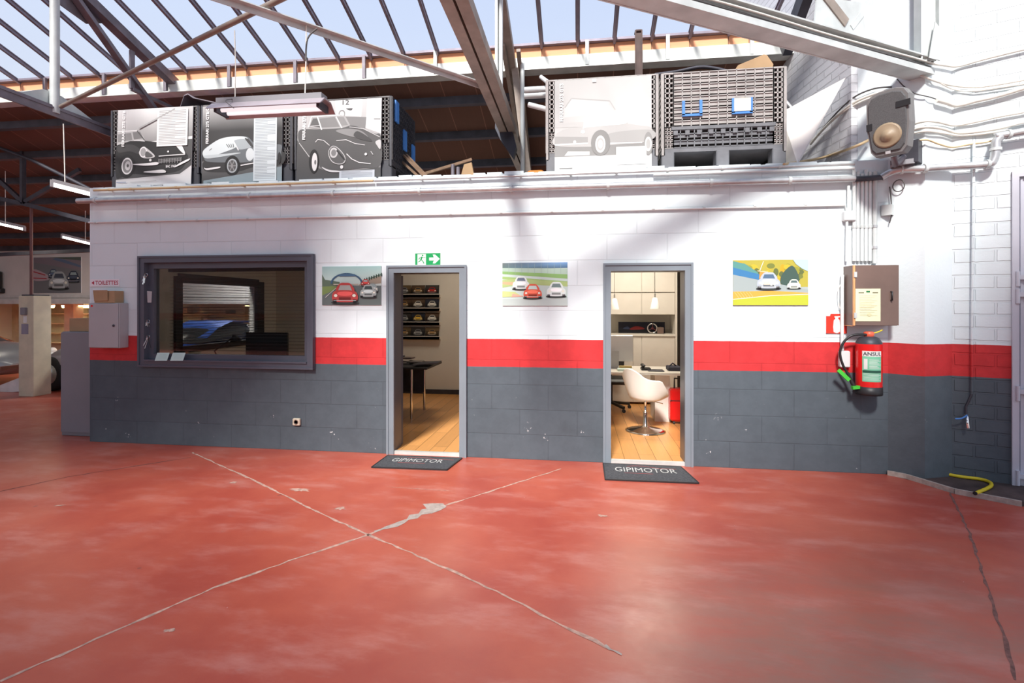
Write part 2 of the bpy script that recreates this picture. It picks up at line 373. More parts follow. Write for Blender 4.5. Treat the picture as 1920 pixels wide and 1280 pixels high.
def wallpic(x0, y0, x1, y1, off=.008, Y=None):    # picture basis on the office wall from pixel corners
    Y = (D if Y is None else Y)-off
    a = atY(x0, (y0+y1)/2, Y); b = atY(x1, (y0+y1)/2, Y)
    xm = (x0+x1)/2; zt = atY(xm, y0, Y).z; zb = atY(xm, y1, Y).z
    return Vector((a.x, Y, zb)), Vector((b.x-a.x, 0, 0)), Vector((0, 0, zt-zb)), Vector((0, -1, 0))
def gb(m): return (m, m, m)
# ------------------------------------------------------------------ SETTING
MB().box(-22, 7, -13, 16, -.12, 0).build('floor', M_FLOOR, kind='structure', origin=(0, 0, 0))
FLOOR = bpy.data.objects['floor']
def ribbon(name, pts, w, m, jag=.5, z=.0012, seed=1):
    rnd = random.Random(seed); P = [atZ(px, py, z) for px, py in pts]; mb = MB(); Lf = []; Rt = []
    for i in range(len(P)-1):
        d = P[i+1]-P[i]; n = max(3, int(d.length/.06)); t = d.normalized(); a = Vector((-t.y, t.x, 0))
        for k in range(n):
            c = P[i]+d*(k/n)+a*rnd.uniform(-1, 1)*.006; ww = w*(1+jag*rnd.uniform(-1, 1.4))*.5
            Lf.append(c+a*ww); Rt.append(c-a*ww)
    n = len(Lf); mb.add(Lf+Rt, [(i, i+1, n+i+1, n+i) for i in range(n-1)])
    return mb.build(name, m, FLOOR)
M_CRACK = mat('worn_joint_filler', lin((186, 150, 134)), .9, var=.3, scale=30)
M_CRACKD = mat('dark_joint', lin((120, 80, 72)), .9, var=.4, scale=30)
ribbon('floor_joint', [(360, 848), (480, 902), (600, 962), (690, 1001), (810, 1053), (930, 1108), (1160, 1224)], .016, M_CRACK, seed=2)
ribbon('floor_joint', [(0, 1276), (210, 1185), (400, 1102), (560, 1045), (690, 1003), (760, 975), (845, 944), (1060, 876)], .016, M_CRACK, seed=3)
ribbon('floor_joint', [(0, 921), (130, 893), (370, 855)], .012, M_CRACKD, seed=5)
ribbon('floor_joint', [(1780, 920), (1818, 1000), (1868, 1150), (1896, 1245), (1908, 1290)], .012, M_CRACKD, seed=6)
ribbon('worn_patch', [(702, 996), (740, 984), (775, 968), (810, 954), (846, 944)], .055, M_CONC, .8, .0016, seed=7)
ribbon('worn_patch', [(800, 953), (850, 943)], .11, M_CONC, .7, .0018, seed=8)
ribbon('worn_patch', [(1135, 1208), (1150, 1220), (1175, 1228)], .012, M_CONC, .6, .0018, seed=9)
for i, (a, b, w) in enumerate([((430, 904), (445, 904), .09), ((540, 917), (585, 919), .12), ((625, 952), (650, 953), .10), ((305, 1182), (332, 1180), .05), ((1120, 966), (1140, 967), .09), ((100, 948), (125, 946), .05), ((720, 912), (860, 921), .012), ((780, 803+113), (850, 920), .008)]):
    pa, pb = atZ(a[0], a[1], .0014+.00005*i), atZ(b[0], b[1], .0014+.00005*i); rn_ = random.Random(40+i); c0 = (pa+pb)/2; hl = (pb-pa)/2; hw_ = Vector((-hl.y, hl.x, 0)).normalized()*w*.33
    k_ = 26; vs_ = []
    for q_ in range(k_):
        t_ = 2*PI*q_/k_; rr_ = rn_.uniform(.45, 1.15); vs_.append(c0+hl*math.cos(t_)*rr_+hw_*math.sin(t_)*rr_)
    MB().add(vs_, [tuple(range(k_))]).build('worn_patch', M_CRACK, FLOOR)
# office block: front wall with window and two doorways
WX0, WX1, WZ0, WZ1 = -5.03, -2.90, .92, 2.165
D1, D2, DZ = (-1.985, -1.235), (.325, 1.078), 1.975
OT = 3.0
mb = MB()
T = .2
for x0, x1, z0, z1 in ((-5.73, WX0, 0, OT), (WX0, WX1, 0, WZ0), (WX0, WX1, WZ1, OT), (WX1, D1[0], 0, OT), (D1[0], D1[1], DZ, OT), (D1[1], D2[0], 0, OT), (D2[0], D2[1], DZ, OT), (D2[1], 2.95, 0, OT)):
    mb.box(x0, x1, D, D+T, z0, z1)
# rough mortar edge along the top
rnd = random.Random(4); x = -5.7
while x < 2.9:
    w = rnd.uniform(.08, .3); mb.box(x, min(x+w, 2.93), D+.01, D+.15, OT-.01, OT+rnd.uniform(.004, .028)); x += w+rnd.uniform(.01, .06)
mb.build('wall_front', M_OFF, kind='structure', origin=(0, D, 0))
YB = 8.6
MB().box(-5.73, 2.72, YB, YB+.15, 0, 2.85).build('wall_back', M_INT, kind='structure')
mb = MB()   # left wall of the office with its side window opening
SW0, SW1, SZ0, SZ1 = 6.30, 8.05, 1.0, 1.96
for y0, y1, z0, z1 in ((D+T, SW0, 0, 2.85), (SW1, YB, 0, 2.85), (SW0, SW1, 0, SZ0), (SW0, SW1, SZ1, 2.85)):
    mb.box(-5.73, -5.58, y0, y1, z0, z1)
mb.build('wall_left', M_INT, kind='structure')
MB().box(-.55, -.43, D+T, YB, 0, 2.85).build('wall_partition', M_INT, kind='structure')
MB().box(2.55, 2.72, D+T, YB, 0, 2.85).build('wall_office_right', M_INT, kind='structure')
MB().box(-5.73, 2.74, D+T-.05, YB+.15, 2.85, 2.98).build('ceiling_office', mat('dark_slab', (.35, .32, .30), .8), kind='structure')
MB().box(-5.58, -.55, D+.02, YB, 0, .03).build('floor_office', M_WOOD, kind='structure')
MB().box(-.43, 2.55, D+.02, YB, 0, .03).build('floor_study', M_WOOD, kind='structure')
MB().box(-3.3, -.56, YB-.02, YB, .03, .11).build('baseboard_back', M_DARKST, kind='structure')
# pillar and side walls
HT = 9.0
def vwall(name, pl, z0, z1, m, th=.2, ext=(0, 0)):
    a = Vector((pl[0][0], pl[0][1], 0)); b = Vector((pl[1][0], pl[1][1], 0)); t = (b-a).normalized(); n = Vector((t.y, -t.x, 0))
    if n.dot(-a) < 0: n = -n
    a -= t*ext[0]; b += t*ext[1]
    return MB().prism([a+UP*z0, b+UP*z0, b+UP*z1, a+UP*z1], -n*th).build(name, m, kind='structure', origin=(a.x, a.y, 0))
MB().prism([(2.76, 5.34, 0), (3.14, 4.98, 0), (3.43, 5.08, 0), (3.5, 5.4, 0), (2.95, 5.7, 0)], (0, 0, HT)).build('wall_pillar', M_PIL, kind='structure', origin=(3.1, 5.2, 0))
vwall('wall_side', SIDE, 2.98, HT, M_SIDE, .15)
# right wall, leaving the doorway for the metal door
ra = Vector((RW[0][0], RW[0][1], 0)); rt = (Vector((RW[1][0], RW[1][1], 0))-ra).normalized(); rn = Vector((rt.y, -rt.x, 0))
if rn.dot(-ra) < 0: rn = -rn
DT0 = .40; DT1 = 1.75; DZ3 = atPl(1900, 322, RW).z
mb = MB()
for t0, t1, z0, z1 in ((-.02, DT0, 0, HT), (DT0, DT1, DZ3, HT), (DT1, 3.2, 0, HT)):
    a, b = ra+rt*t0, ra+rt*t1; mb.prism([a+UP*z0, b+UP*z0, b+UP*z1, a+UP*z1], -rn*.25)
mb.build('wall_right', M_RW, kind='structure', origin=(ra.x, ra.y, 0))
# hall behind the camera and far left (low walls so the roof light still floods in)
M_BACK = wall_paint('hall_blocks', (1, 0), .6, .26, .004, .01)
MB().box(-20, 7, -9.2, -9, 0, 3.2).build('wall_rear', M_BACK, kind='structure')
MB().box(-20.2, -20, -9, 15.5, 0, 5).build('wall_far_left', M_GAR, kind='structure')
# garage back wall: upper part with a lintel, deep bay behind
GY = 11.2
MB().box(-20, -5.73, GY, GY+.15, 1.68, 3.25).build('wall_garage', M_GAR, kind='structure')
MB().box(-20, -5.73, GY-.06, GY, 1.64, 1.76).box(-20, -5.73, GY-.03, GY, 1.80, 1.86).build('trim_1', mat('white_lintel', (.62, .6, .57), .6), kind='structure')
mb = MB(); mb.box(-20, -5.0, 15.2, 15.35, 0, 2.2); mb.build('wall_bay_back', M_CREAM, kind='structure')
MB().box(-5.73, -5.6, YB+.15, 15.2, 0, 3.2).build('wall_bay_side', M_GAR, kind='structure')
mb = MB(); mb.box(-20, -5.7, GY+.15, 15.2, 1.66, 1.74); mb.build('ceiling_bay', M_CREAM, kind='structure')
# roof: opaque deck sloping down behind the glazing
SL = .335
def zg(y): return 5.02-SL*(y-6.5)
def zr(y): return 4.70-SL*(y-6.5)
RX0, RX1 = -21.0, 2.62
mb = MB(); mb.prism([(RX0, 6.5, zr(6.5)), (RX1, 6.5, zr(6.5)), (RX1-.15, 11.6, zr(11.6)), (RX0, 11.6, zr(11.6))], (0, 0, .14))
CEIL = mb.build('ceiling', M_DECK, kind='structure', origin=(0, 6.5, 0))
for yy in (6.9, 7.62, 8.34, 9.06, 9.78, 10.5, 11.15):
    mb = MB(); mb.box(RX0, RX1-.1, yy-.035, yy+.035, zr(yy)-.10, zr(yy)+.02); mb.box(RX0, RX1-.1, yy-.05, yy+.05, zr(yy)-.112, zr(yy)-.098)
    mb.build('purlin', M_DARKST, CEIL)
# glazed slope
GXN0, GXN1 = -44, 12
gx0, gx1 = GXN0*.467, 6.0
mb = MB(); y0, y1 = 6.5, -13.0
mb.add([(gx0, y0, zg(y0)), (gx1, y0, zg(y0)), (gx1, y1, zg(y1)), (gx0, y1, zg(y1))], [(0, 1, 2, 3)])
SKYL = thing('window_2', (0, 6.5, 5.02), kind='structure')
mb.build('glass', M_SKY, SKYL)
for n in range(GXN0, 6):
    xx = n*.467; mb = MB(); d = Vector((0, y1-y0, zg(y1)-zg(y0))).normalized()
    mb.beam((xx, 6.5, zg(6.5)-.03), (xx, -13, zg(-13)-.03), .034, .05); mb.beam((xx, 6.5, zg(6.5)-.008), (xx, -13, zg(-13)-.008), .055, .012)
    mb.build('glazing_bar', M_BAR, SKYL)
mb = MB(); mb.box(RX0, RX1, 6.44, 6.56, 5.0, 5.03); mb.build('sill', M_BAR, SKYL)
# tile course and zinc beam below the glazing
MB().box(RX0, RX1, 6.50, 6.6, 4.84, 5.0).build('trim_2', M_TERRA, kind='structure')
ZB = thing('steel_beam', (-9, 6.45, 4.68), 'pale zinc faced steel beam running the whole width under the terracotta tile course', 'beam')
mb = MB(); mb.box(RX0, RX1, 6.44, 6.6, 4.67, 4.84); mb.box(RX0, RX1, 6.41, 6.44, 4.67, 4.685); mb.build('web', M_ZINC, ZB)
for n in range(-18, 3):
    xx = n*1.0+.12
    MB().box(xx-.022, xx+.022, 6.405, 6.44, 4.69, 5.0).build('bracket', M_STEELW if n > -3 else M_STEEL, ZB)
# unseen opaque panels added over the hall, shaped to block sun (above and behind the camera)
def sun_blocker(name, pts):
    MB().prism([(x, y, zg(y)+.05) for x, y in pts], (0, 0, .08)).build(name, M_DECK, kind='structure', origin=(0, 0, 0))
sun_blocker('sun_blocker_left', [(-21, 6.4), (-9.4, 6.4), (-9.4, .9), (-2.9, .9), (-3.4, -.2), (-4.0, -2.7), (-4.97, -4.9), (-7.6, -6.9), (-12, -10), (-12, -13), (-21, -13)])
sun_blocker('sun_blocker_rear', [(-11, -13), (-11, -8.2), (-5, -8.0), (-3.2, -8.6), (-2.6, -9.6), (-2.0, -9.0), (-1.3, -7.2), (.1, -5.2), (1.7, -2.9), (2.3, -1.0), (6, -.6), (6, -13)])
# ------------------------------------------------------------------ DOORS AND WINDOW
def door_frame(n, x0, x1):
    r = thing('door_%d' % n, ((x0+x1)/2, D, 0), kind='structure')
    mb = MB(); w = .075
    for a, b in ((x0-w+.01, x0+.012), (x1-.012, x1+w-.01)):
        mb.box(a, b, D-.022, D+.01, 0, DZ+w-.01)
    mb.box(x0+.012, x1-.012, D-.022, D+.01, DZ-.012, DZ+w-.01)
    for a, b in ((x0-w+.008, x0-w+.03), (x1+w-.03, x1+w-.008)): mb.box(a, b, D-.034, D-.018, 0, DZ+w-.008)
    mb.box(x0-w+.03, x1+w-.03, D-.034, D-.018, DZ+w-.03, DZ+w-.008)
    mb.build('door_frame', M_FRAME, r)
    mb = MB(); mb.box(x0, x0+.014, D+.011, D+T+.01, 0, DZ); mb.box(x1-.014, x1, D+.011, D+T+.01, 0, DZ); mb.box(x0+.014, x1-.014, D+.011, D+T+.01, DZ-.014, DZ)
    mb.build('jamb', M_FRAMEW, r)
    mb = MB(); mb.box(x0, x1, D-.005, D+.03, .0, .036); mb.build('threshold', M_ZINC, r)
    return r
d1 = door_frame(1, *D1); d2 = door_frame(2, *D2)
# leaves swung wide open into the rooms
mb = MB(); a = Vector((D1[0]-.0, D+T+.03, 0)); dirv = Vector((-.94, .34, 0)); nn = Vector((.34, .94, 0))
mb.prism([a+UP*.04, a+dirv*.74+UP*.04, a+dirv*.74+UP*1.95, a+UP*1.95], nn*.04); mb.build('door_leaf', M_FRAMEW, d1)
mb = MB(); a = Vector((D2[1], D+T+.03, 0)); dirv = Vector((.5, .866, 0)); nn = Vector((.866, -.5, 0))
mb.prism([a+UP*.04, a+dirv*.74+UP*.04, a+dirv*.74+UP*1.95, a+UP*1.95], nn*.04); mb.build('door_leaf', M_FRAMEW, d2)
# metal door on the right
d3 = thing('door_3', tuple(ra+rt*((DT0+DT1)/2)), kind='structure')
def RP(t, z, o): return ra+rt*t+UP*z+rn*o
def rbox(mb, t0, t1, z0, z1, o0, o1): return mb.prism([RP(t0, z0, o0), RP(t1, z0, o0), RP(t1, z1, o0), RP(t0, z1, o0)], rn*(o1-o0))
M_DOORG = mat('pale_grey_steel_door', lin((196, 198, 208)), .45, var=.07, scale=3)
mb = MB(); rbox(mb, DT0, DT0+.045, .0, DZ3, -.1, .025); rbox(mb, DT0, DT1, DZ3-.05, DZ3, -.1, .02); rbox(mb, DT1-.045, DT1, 0, DZ3, -.1, .025); mb.build('door_frame', M_DOORG, d3)
mb = MB(); rbox(mb, DT0+.05, DT1-.05, .02, DZ3-.06, -.06, -.02)
for i in range(9): rbox(mb, DT0+.06+.145*i, DT0+.075+.145*i, .04, DZ3-.07, -.02, -.005)
mb.build('door_leaf', M_DOORG, d3)
for zz in (1.86, 1.71, .86, .12):
    mb = MB(); rbox(mb, DT0+.03, DT0+.30, zz-.02, zz+.02, -.01, .03); mb.cyl(RP(DT0+.035, zz-.08, .03), RP(DT0+.035, zz+.05, .03), .014, seg=10); mb.build('hinge', M_DOORG, d3)
# front window
w1 = thing('window_1', ((WX0+WX1)/2, D, WZ0), kind='structure')
mb = MB(); w = .085
x0, x1, z0, z1 = WX0-.015, WX1+.015, WZ0-.015, WZ1+.015
def ringbox(mb, x0, x1, z0, z1, w, y0, y1):
    mb.box(x0, x0+w, y0, y1, z0, z1); mb.box(x1-w, x1, y0, y1, z0, z1); mb.box(x0+w, x1-w, y0, y1, z0, z0+w); mb.box(x0+w, x1-w, y0, y1, z1-w, z1)
ringbox(mb, x0, x1, z0, z1, .075, D-.045, D+.02); ringbox(mb, x0, x1, z0, z1, .02, D-.058, D-.04); mb.build('window_frame', M_FRAMEW, w1)
mb = MB(); ringbox(mb, WX0, WX1, WZ0, WZ1, .125, D+.02, D+.10); mb.build('sash', M_FRAMEW, w1)
MB().box(WX0+.06, WX1-.06, D-.06, D+.03, WZ0+.05, WZ0+.068).build('window_sill', M_FRAMEW, w1)
MB().box(WX0+.12, WX1-.12, D+.055, D+.062, WZ0+.12, WZ1-.12).build('pane', M_GLASS, w1)
# side window seen through the room
w3 = thing('window_3', (-5.65, (SW0+SW1)/2, SZ0), kind='structure')
mb = MB()
for a, b, c, d in ((SW0-.07, SW0+.05, SZ0-.05, SZ1+.06), (SW1-.05, SW1+.14, SZ0-.05, SZ1+.06), (SW0, SW1, SZ0-.06, SZ0+.03), (SW0, SW1, SZ1-.03, SZ1+.1)):
    mb.box(-5.60, -5.54, a, b, c, d)
mb.build('window_frame', M_BLK, w3)
MB().box(-5.66, -5.655, SW0, SW1, SZ0, SZ1).build('pane', M_GLASS, w3)
# blinds
M_SLAT = mat('dark_blind_slats', (.03, .028, .03), .5)
bl = thing('venetian_blind', ((WX0+WX1)/2, D+.18, WZ0+.12), 'dark venetian blind with open slats inside the front window', 'blind')
mb = MB()
for i in range(25):
    zz = WZ0+.15+i*.040; mb.obox(((WX0+WX1)/2, D+.25, zz), Vector(((WX1-WX0)/2-.13, 0, 0)), Vector((0, .0115, .001)), Vector((0, 0, .0006)))
mb.build('slats', M_SLAT, bl); MB().box(WX0+.13, WX1-.13, D+.22, D+.28, WZ1-.15, WZ1-.11).build('headrail', M_SLAT, bl)
bl = thing('venetian_blind', (-5.5, (SW0+SW1)/2, SZ0), 'dark venetian blind over the side window on the left wall of the office', 'blind')
mb = MB()
for i in range(24):
    zz = SZ0+.03+i*.039; mb.obox((-5.50, (SW0+SW1)/2, zz), Vector((.008, 0, -.002)), Vector((0, (SW1-SW0)/2, 0)), Vector((0, 0, .0006)))
mb.build('slats', M_SLAT, bl); MB().box(-5.53, -5.47, SW0, SW1, SZ1-.02, SZ1+.03).build('headrail', M_SLAT, bl)
# ------------------------------------------------------------------ ROOF STEELWORK
ZC = 3.78
def ibeam(mb, p0, p1, w, h, tk=.012):
    p0, p1 = Vector(p0), Vector(p1); t = (p1-p0).normalized(); a = t.cross(UP).normalized(); b = a.cross(t).normalized()
    mb.beam(p0, p1, tk, h); mb.beam(p0+b*(h/2), p1+b*(h/2), w, tk); mb.beam(p0-b*(h/2), p1-b*(h/2), w, tk)
def truss(X, label, m, group, chords=True):
    r = thing('roof_truss', (X, 4.8, ZC), label, 'roof truss', group)
    return r
t1 = truss(-5.8, 'grey steel roof truss left of the first crate, with a tall round post', M_STEEL, None)
mb = MB(); mb.beam((-5.82, -2, ZC+.03), (-5.82, 8.6, ZC+.03), .10, .02); mb.beam((-5.79, -2, ZC), (-5.79, 8.6, ZC), .02, .12); mb.build('bottom_chord', M_STEEL, t1)
mb = MB(); mb.beam((-5.8, -2, zg(-2)-.25), (-5.8, 6.9, 4.70), .12, .11); mb.beam((-5.8, 6.9, 4.72), (-5.8, 10.8, zr(10.8)-.18), .11, .10); mb.build('top_chord', M_STEEL, t1)
mb = MB(); mb.cyl((-5.8, 4.83, ZC-.02), (-5.8, 4.83, zg(4.83)-.2), .045, seg=14); mb.build('post', M_STEELW, t1)
mb = MB(); mb.beam((-5.8, 5.05, 5.2), (-5.8, 6.75, ZC+.05), .05, .09, up=(1, 0, 0)); mb.build('diagonal', M_STEEL, t1)
mb = MB(); mb.beam((-5.8, 5.8, 4.95), (-5.8, 5.8, 4.45), .03, .06); mb.beam((-5.8, 5.8, 4.45), (-5.8, 6.9, 4.46), .05, .04); mb.build('strut', M_STEEL, t1)
def gusset(pts, X, m, par):
    MB().prism([(X, y, z) for y, z in pts], (.014, 0, 0)).build('gusset', m, par)
gusset([(4.55, 5.35), (4.9, 5.05), (5.25, 5.0), (5.5, 5.15), (5.1, 5.42)], -5.87, M_STEEL, t1)
gusset([(4.45, 3.83), (4.75, 4.0), (4.95, 4.0), (5.4, 3.83), (5.2, 3.75), (4.6, 3.75)], -5.86, M_STEELW, t1)
t2 = truss(-.85, 'brown-grey roof truss with a twin channel chord coming down between the left and right crates', M_STEELB, None)
mb = MB()
for dx in (-.055, .055): mb.beam((-.85+dx, 1.2, ZC), (-.85+dx, 8.3, ZC), .09, .10)
mb.beam((-.85, 1.2, ZC+.02), (-.85, 8.3, ZC+.02), .03, .02); mb.build('bottom_chord', M_STEELB, t2)
mb = MB(); mb.beam((-.85, 2.5, zg(2.5)-.25), (-.85, 6.6, 4.62), .12, .11); mb.beam((-.85, 6.6, 4.60), (-.85, 10.8, zr(10.8)-.18), .11, .10); mb.build('top_chord', M_STEELB, t2)
mb = MB(); mb.beam((-.87, 5.3, ZC+.05), (-.87, 5.3, zg(5.3)-.2), .03, .03); mb.beam((-.82, 5.3, ZC+.05), (-.82, 5.3, zg(5.3)-.2), .03, .03); mb.beam((-.845, 5.33, ZC+.05), (-.845, 5.33, zg(5.3)-.2), .08, .01); mb.build('post', M_STEELW, t2)
for yy in (5.95, 6.12):
    mb = MB(); mb.beam((-.85+(yy-6.0), yy, 4.78), (-.85+(yy-6)*.5, yy+2.2, ZC+.03), .05, .05, up=(1, 0, 0)); mb.build('diagonal', M_STEELB, t2)
t3 = thing('roof_truss', (1.1, 3.87, ZC), 'pale steel I-beam truss crossing the top right corner and ending on the white pillar', 'roof truss')
A3 = Vector((3.16, 5.02, ZC)); B3 = Vector((-.8, 2.82, ZC)); d3v = (B3-A3).normalized(); s3 = d3v.cross(UP).normalized()
mb = MB(); mb.beam(A3-UP*.07, B3-UP*.07, .17, .014); mb.beam(A3, B3, .014, .14); mb.beam(A3+UP*.07, B3+UP*.07, .17, .014)
for sd in (-1, 1): mb.beam(A3-UP*.055+s3*sd*.08, B3-UP*.055+s3*sd*.08, .012, .05)
mb.build('bottom_chord', M_STEELW, t3)
def on3(px, py, off=0.0):  # point in the vertical plane of the beam
    return atPl(px, py, ((A3.x, A3.y), (B3.x, B3.y)), off)
mb = MB(); mb.beam(on3(1582, 46), on3(1515, -40), .06, .085); mb.build('diagonal', M_STEELB, t3)
mb = MB(); mb.beam(on3(1592, 54), on3(1665, -40), .05, .05); mb.build('diagonal', M_STEELW, t3)
mb = MB(); mb.prism([on3(x, y, .02) for x, y in ((1528, 42), (1532, -5), (1618, 4), (1624, 80))], s3*.012); mb.build('gusset', M_STEELW, t3)
mb = MB(); ibp = atPl(1738, 110, PILA, .06)
px3, py3 = ibp.x, ibp.y
mb.box(px3-.075, px3+.075, py3-.006, py3+.006, ibp.z-.02, 6.6); mb.box(px3-.078, px3-.066, py3-.05, py3+.05, ibp.z-.02, 6.6); mb.box(px3+.066, px3+.078, py3-.05, py3+.05, ibp.z-.02, 6.6); mb.build('post', M_STEELW, t3)
mb = MB(); mb.prism([ibp+Vector((-.02, -.06, -.02)), ibp+Vector((.07, -.06, -.05)), ibp+Vector((.06, -.06, .25)), ibp+Vector((.03, -.06, .3))], (0, .01, 0)); mb.build('gusset', M_STEELW, t3)
for i, (o, dz) in enumerate(((.05, .0), (.065, .025), (.06, -.025))):
    P = [A3-s3*(-o if s3.y > 0 else o)*0+Vector((0, 0, dz))+d3v*t+(s3 if s3.y < 0 else -s3)*(o+.008*math.sin(3*t+i)) for t in [k*.3 for k in range(15)]]
    MB().tube(P, .009, 6).build('power_cable', M_CABD if i != 1 else M_CABW, None, ['dark cable lying along the web of the beam top right', 'pale cable lying above the dark one on the beam top right', 'lowest dark cable on the flange of the beam top right'][i], 'cable')
# dark stub of gable beside the glass
mb = MB(); mb.beam((2.42, 6.2, 4.6), (2.42, 4.2, 5.85), .10, .18); mb.build('rafter', M_DARKST, None, 'dark steel rafter closing the right end of the glazing', 'rafter')
# wind braces
mb = MB(); mb.tube([(-5.72, 4.83, ZC+.05), (-.95, 2.86, ZC+.06)], .022, 10); mb.build('brace_pipe', M_STEELB, None, 'brown steel brace pipe rising from the left truss towards the top middle', 'brace')
br2 = MB(); br2.beam((-.92, 4.82, ZC+.02), (-5.7, -.12, ZC+.02), .05, .008); br2.beam((-.935, 4.84, ZC), (-5.715, -.1, ZC), .008, .05); br2.build('brace_angle', M_STEELW, None, 'white angle iron brace crossing the sky to the twin channel truss', 'brace')
# loose steel near the middle truss
mb = MB(); mb.cyl((-.695, 6.3, 3.0), (-.70, 6.3, 4.70), .028); mb.build('steel_post', M_STEELW, None, 'bright white upright post beside the twin channel truss', 'post')
mb = MB(); mb.beam((-.60, 6.35, 3.0), (-.80, 6.35, 4.66), .09, .06, up=(0, 1, 0)); mb.build('leaning_beam', M_STEELB, None, 'brown leaning steel beam behind the bright white post', 'beam')
mb = MB(); q = [atY(x, y, 6.0) for x, y in ((929, 212), (945, 222), (962, 250), (968, 275), (962, 295), (938, 262), (928, 240))]
mb.prism(q, (0, .12, 0)); mb.build('hanging_sheet', mat('blue_black_sheet', (.025, .03, .05), .4), None, 'blue-black metal sheet hanging on the twin channel chord', 'metal sheet')
# left background truss
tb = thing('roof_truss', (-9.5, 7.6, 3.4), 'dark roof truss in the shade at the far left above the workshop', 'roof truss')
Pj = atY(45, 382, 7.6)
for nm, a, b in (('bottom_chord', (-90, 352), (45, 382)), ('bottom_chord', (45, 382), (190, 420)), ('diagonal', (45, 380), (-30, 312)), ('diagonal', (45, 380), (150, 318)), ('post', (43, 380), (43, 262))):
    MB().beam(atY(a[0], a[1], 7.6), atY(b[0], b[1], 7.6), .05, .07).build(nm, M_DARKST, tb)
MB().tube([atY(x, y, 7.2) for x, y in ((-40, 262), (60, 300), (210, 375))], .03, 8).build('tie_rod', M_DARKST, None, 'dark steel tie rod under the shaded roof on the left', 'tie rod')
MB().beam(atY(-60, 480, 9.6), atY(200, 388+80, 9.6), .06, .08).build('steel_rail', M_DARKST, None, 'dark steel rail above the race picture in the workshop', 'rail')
# ------------------------------------------------------------------ HANGING LAMPS
lp = thing('fluorescent_lamp', (-2.4, 3.6, 3.1), 'long fluorescent lamp with open reflector hanging on two cords before the second and third posters', 'lamp')
a = atY(412, 203, 3.6); b = atY(608, 193, 3.6); b.z = a.z+ (b.z-a.z)*1.0
u = (b-a).normalized(); w_ = Vector((0, 1, 0))
mb = MB(); sec = [(-.12, -.045), (-.05, .02), (.05, .02), (.12, -.045), (.11, -.045), (.045, .01), (-.045, .01), (-.11, -.045)]
mb.loft([[p+w_*s_+UP*z_ for s_, z_ in sec] for p in (a-u*.03, b+u*.03)], smooth=False); mb.build('reflector', mat('lamp_reflector', lin((170, 160, 165)), .4, .2), lp)
mb = MB(); mb.beam(a+UP*.04, b+UP*.04, .09, .05); mb.build('housing', M_MGREY, lp)
MB().cyl(a+u*.04-UP*.03-w_*.03, b-u*.04-UP*.03-w_*.03, .015).build('tube', M_TUBEO, lp)
MB().cyl(a+u*.04-UP*.03+w_*.04, b-u*.04-UP*.03+w_*.04, .015).build('tube', M_TUBEO, lp)
for e in (a+u*.015, b-u*.015): MB().obox(e-UP*.03, u*.012, w_*.07, UP*.025).build('end_cap', M_DARKST, lp)
c1 = atY(440, 57, 3.57); c1b = a+(b-a)*.15+UP*.06; MB().tube([c1, c1*.5+c1b*.5+Vector((.006, 0, 0)), c1b], .004, 6).build('cord', M_CABW, lp)
c2 = atY(574, 48, 3.62); c2b = a+(b-a)*.82+UP*.06
MB().tube(smooth_line([c2, c2*.6+c2b*.4+Vector((.004, 0, 0)), c2b]), .005, 6).build('cord', M_CABW, lp)
MB().tube(smooth_line([c2+Vector((.09, 0, -.03)), c2*.8+c2b*.2+Vector((.02, -.01, 0)), c2*.5+c2b*.5+Vector((.006, -.01, 0))]), .006, 6).build('cord', M_CABD, lp)
MB().tube(smooth_line([a+(b-a)*.16+UP*.06-w_*.02, a+(b-a)*.17+UP*.0-w_*.13, a+(b-a)*.25-UP*.06-w_*.13]), .003, 6).build('wire', M_CABD, lp)
# bent sheet on the crates behind it
mb = MB(); P = [atY(x, y, 5.36) for x, y in ((338, 199), (345, 178), (352, 175), (362, 182), (425, 196))]
mb.prism(P+[p-UP*.012 for p in P[::-1]], (0, .5, 0)); mb.build('bent_sheet', M_STEEL, None, 'bent grey metal sheet lying on the crates beside the fluorescent lamp', 'metal sheet')
def tube_lamp(label, p, q, cord=None):
    r = thing('tube_lamp', tuple((p+q)/2), label, 'lamp')
    t = (q-p).normalized()
    MB().beam(p+UP*.05, q+UP*.05, .05, .045).build('housing', M_LGREY, r); MB().cyl(p, q, .022, seg=10).build('tube', M_TUBE, r)
    for e in (p, q): MB().obox(e+UP*.015, t*.015, t.cross(UP)*.025, UP*.045).build('end_cap', M_LGREY, r)
    if cord: MB().tube(cord, .007, 6).build('cord', M_CABW, r)
p = atY(97, 346, 5.55); q = atY(176, 366, 5.9)
tube_lamp('lit tube lamp hanging on a cord just left of the office wall', p, q, [atY(122, 343, 5.7), atY(121, 300, 5.7), atY(119, 232, 5.7)])
tube_lamp('lit tube lamp cut by the left edge under the dark roof', atY(-40, 411, 8.0), atY(46, 430, 8.3), [atY(10, 418, 8.1), atY(10, 300, 8.1)])
tube_lamp('lit tube lamp at the back, partly hidden by the office corner', atY(116, 444, 9.0), atY(190, 462, 9.4), [atY(160, 452, 9.2), atY(160, 395, 9.2)])
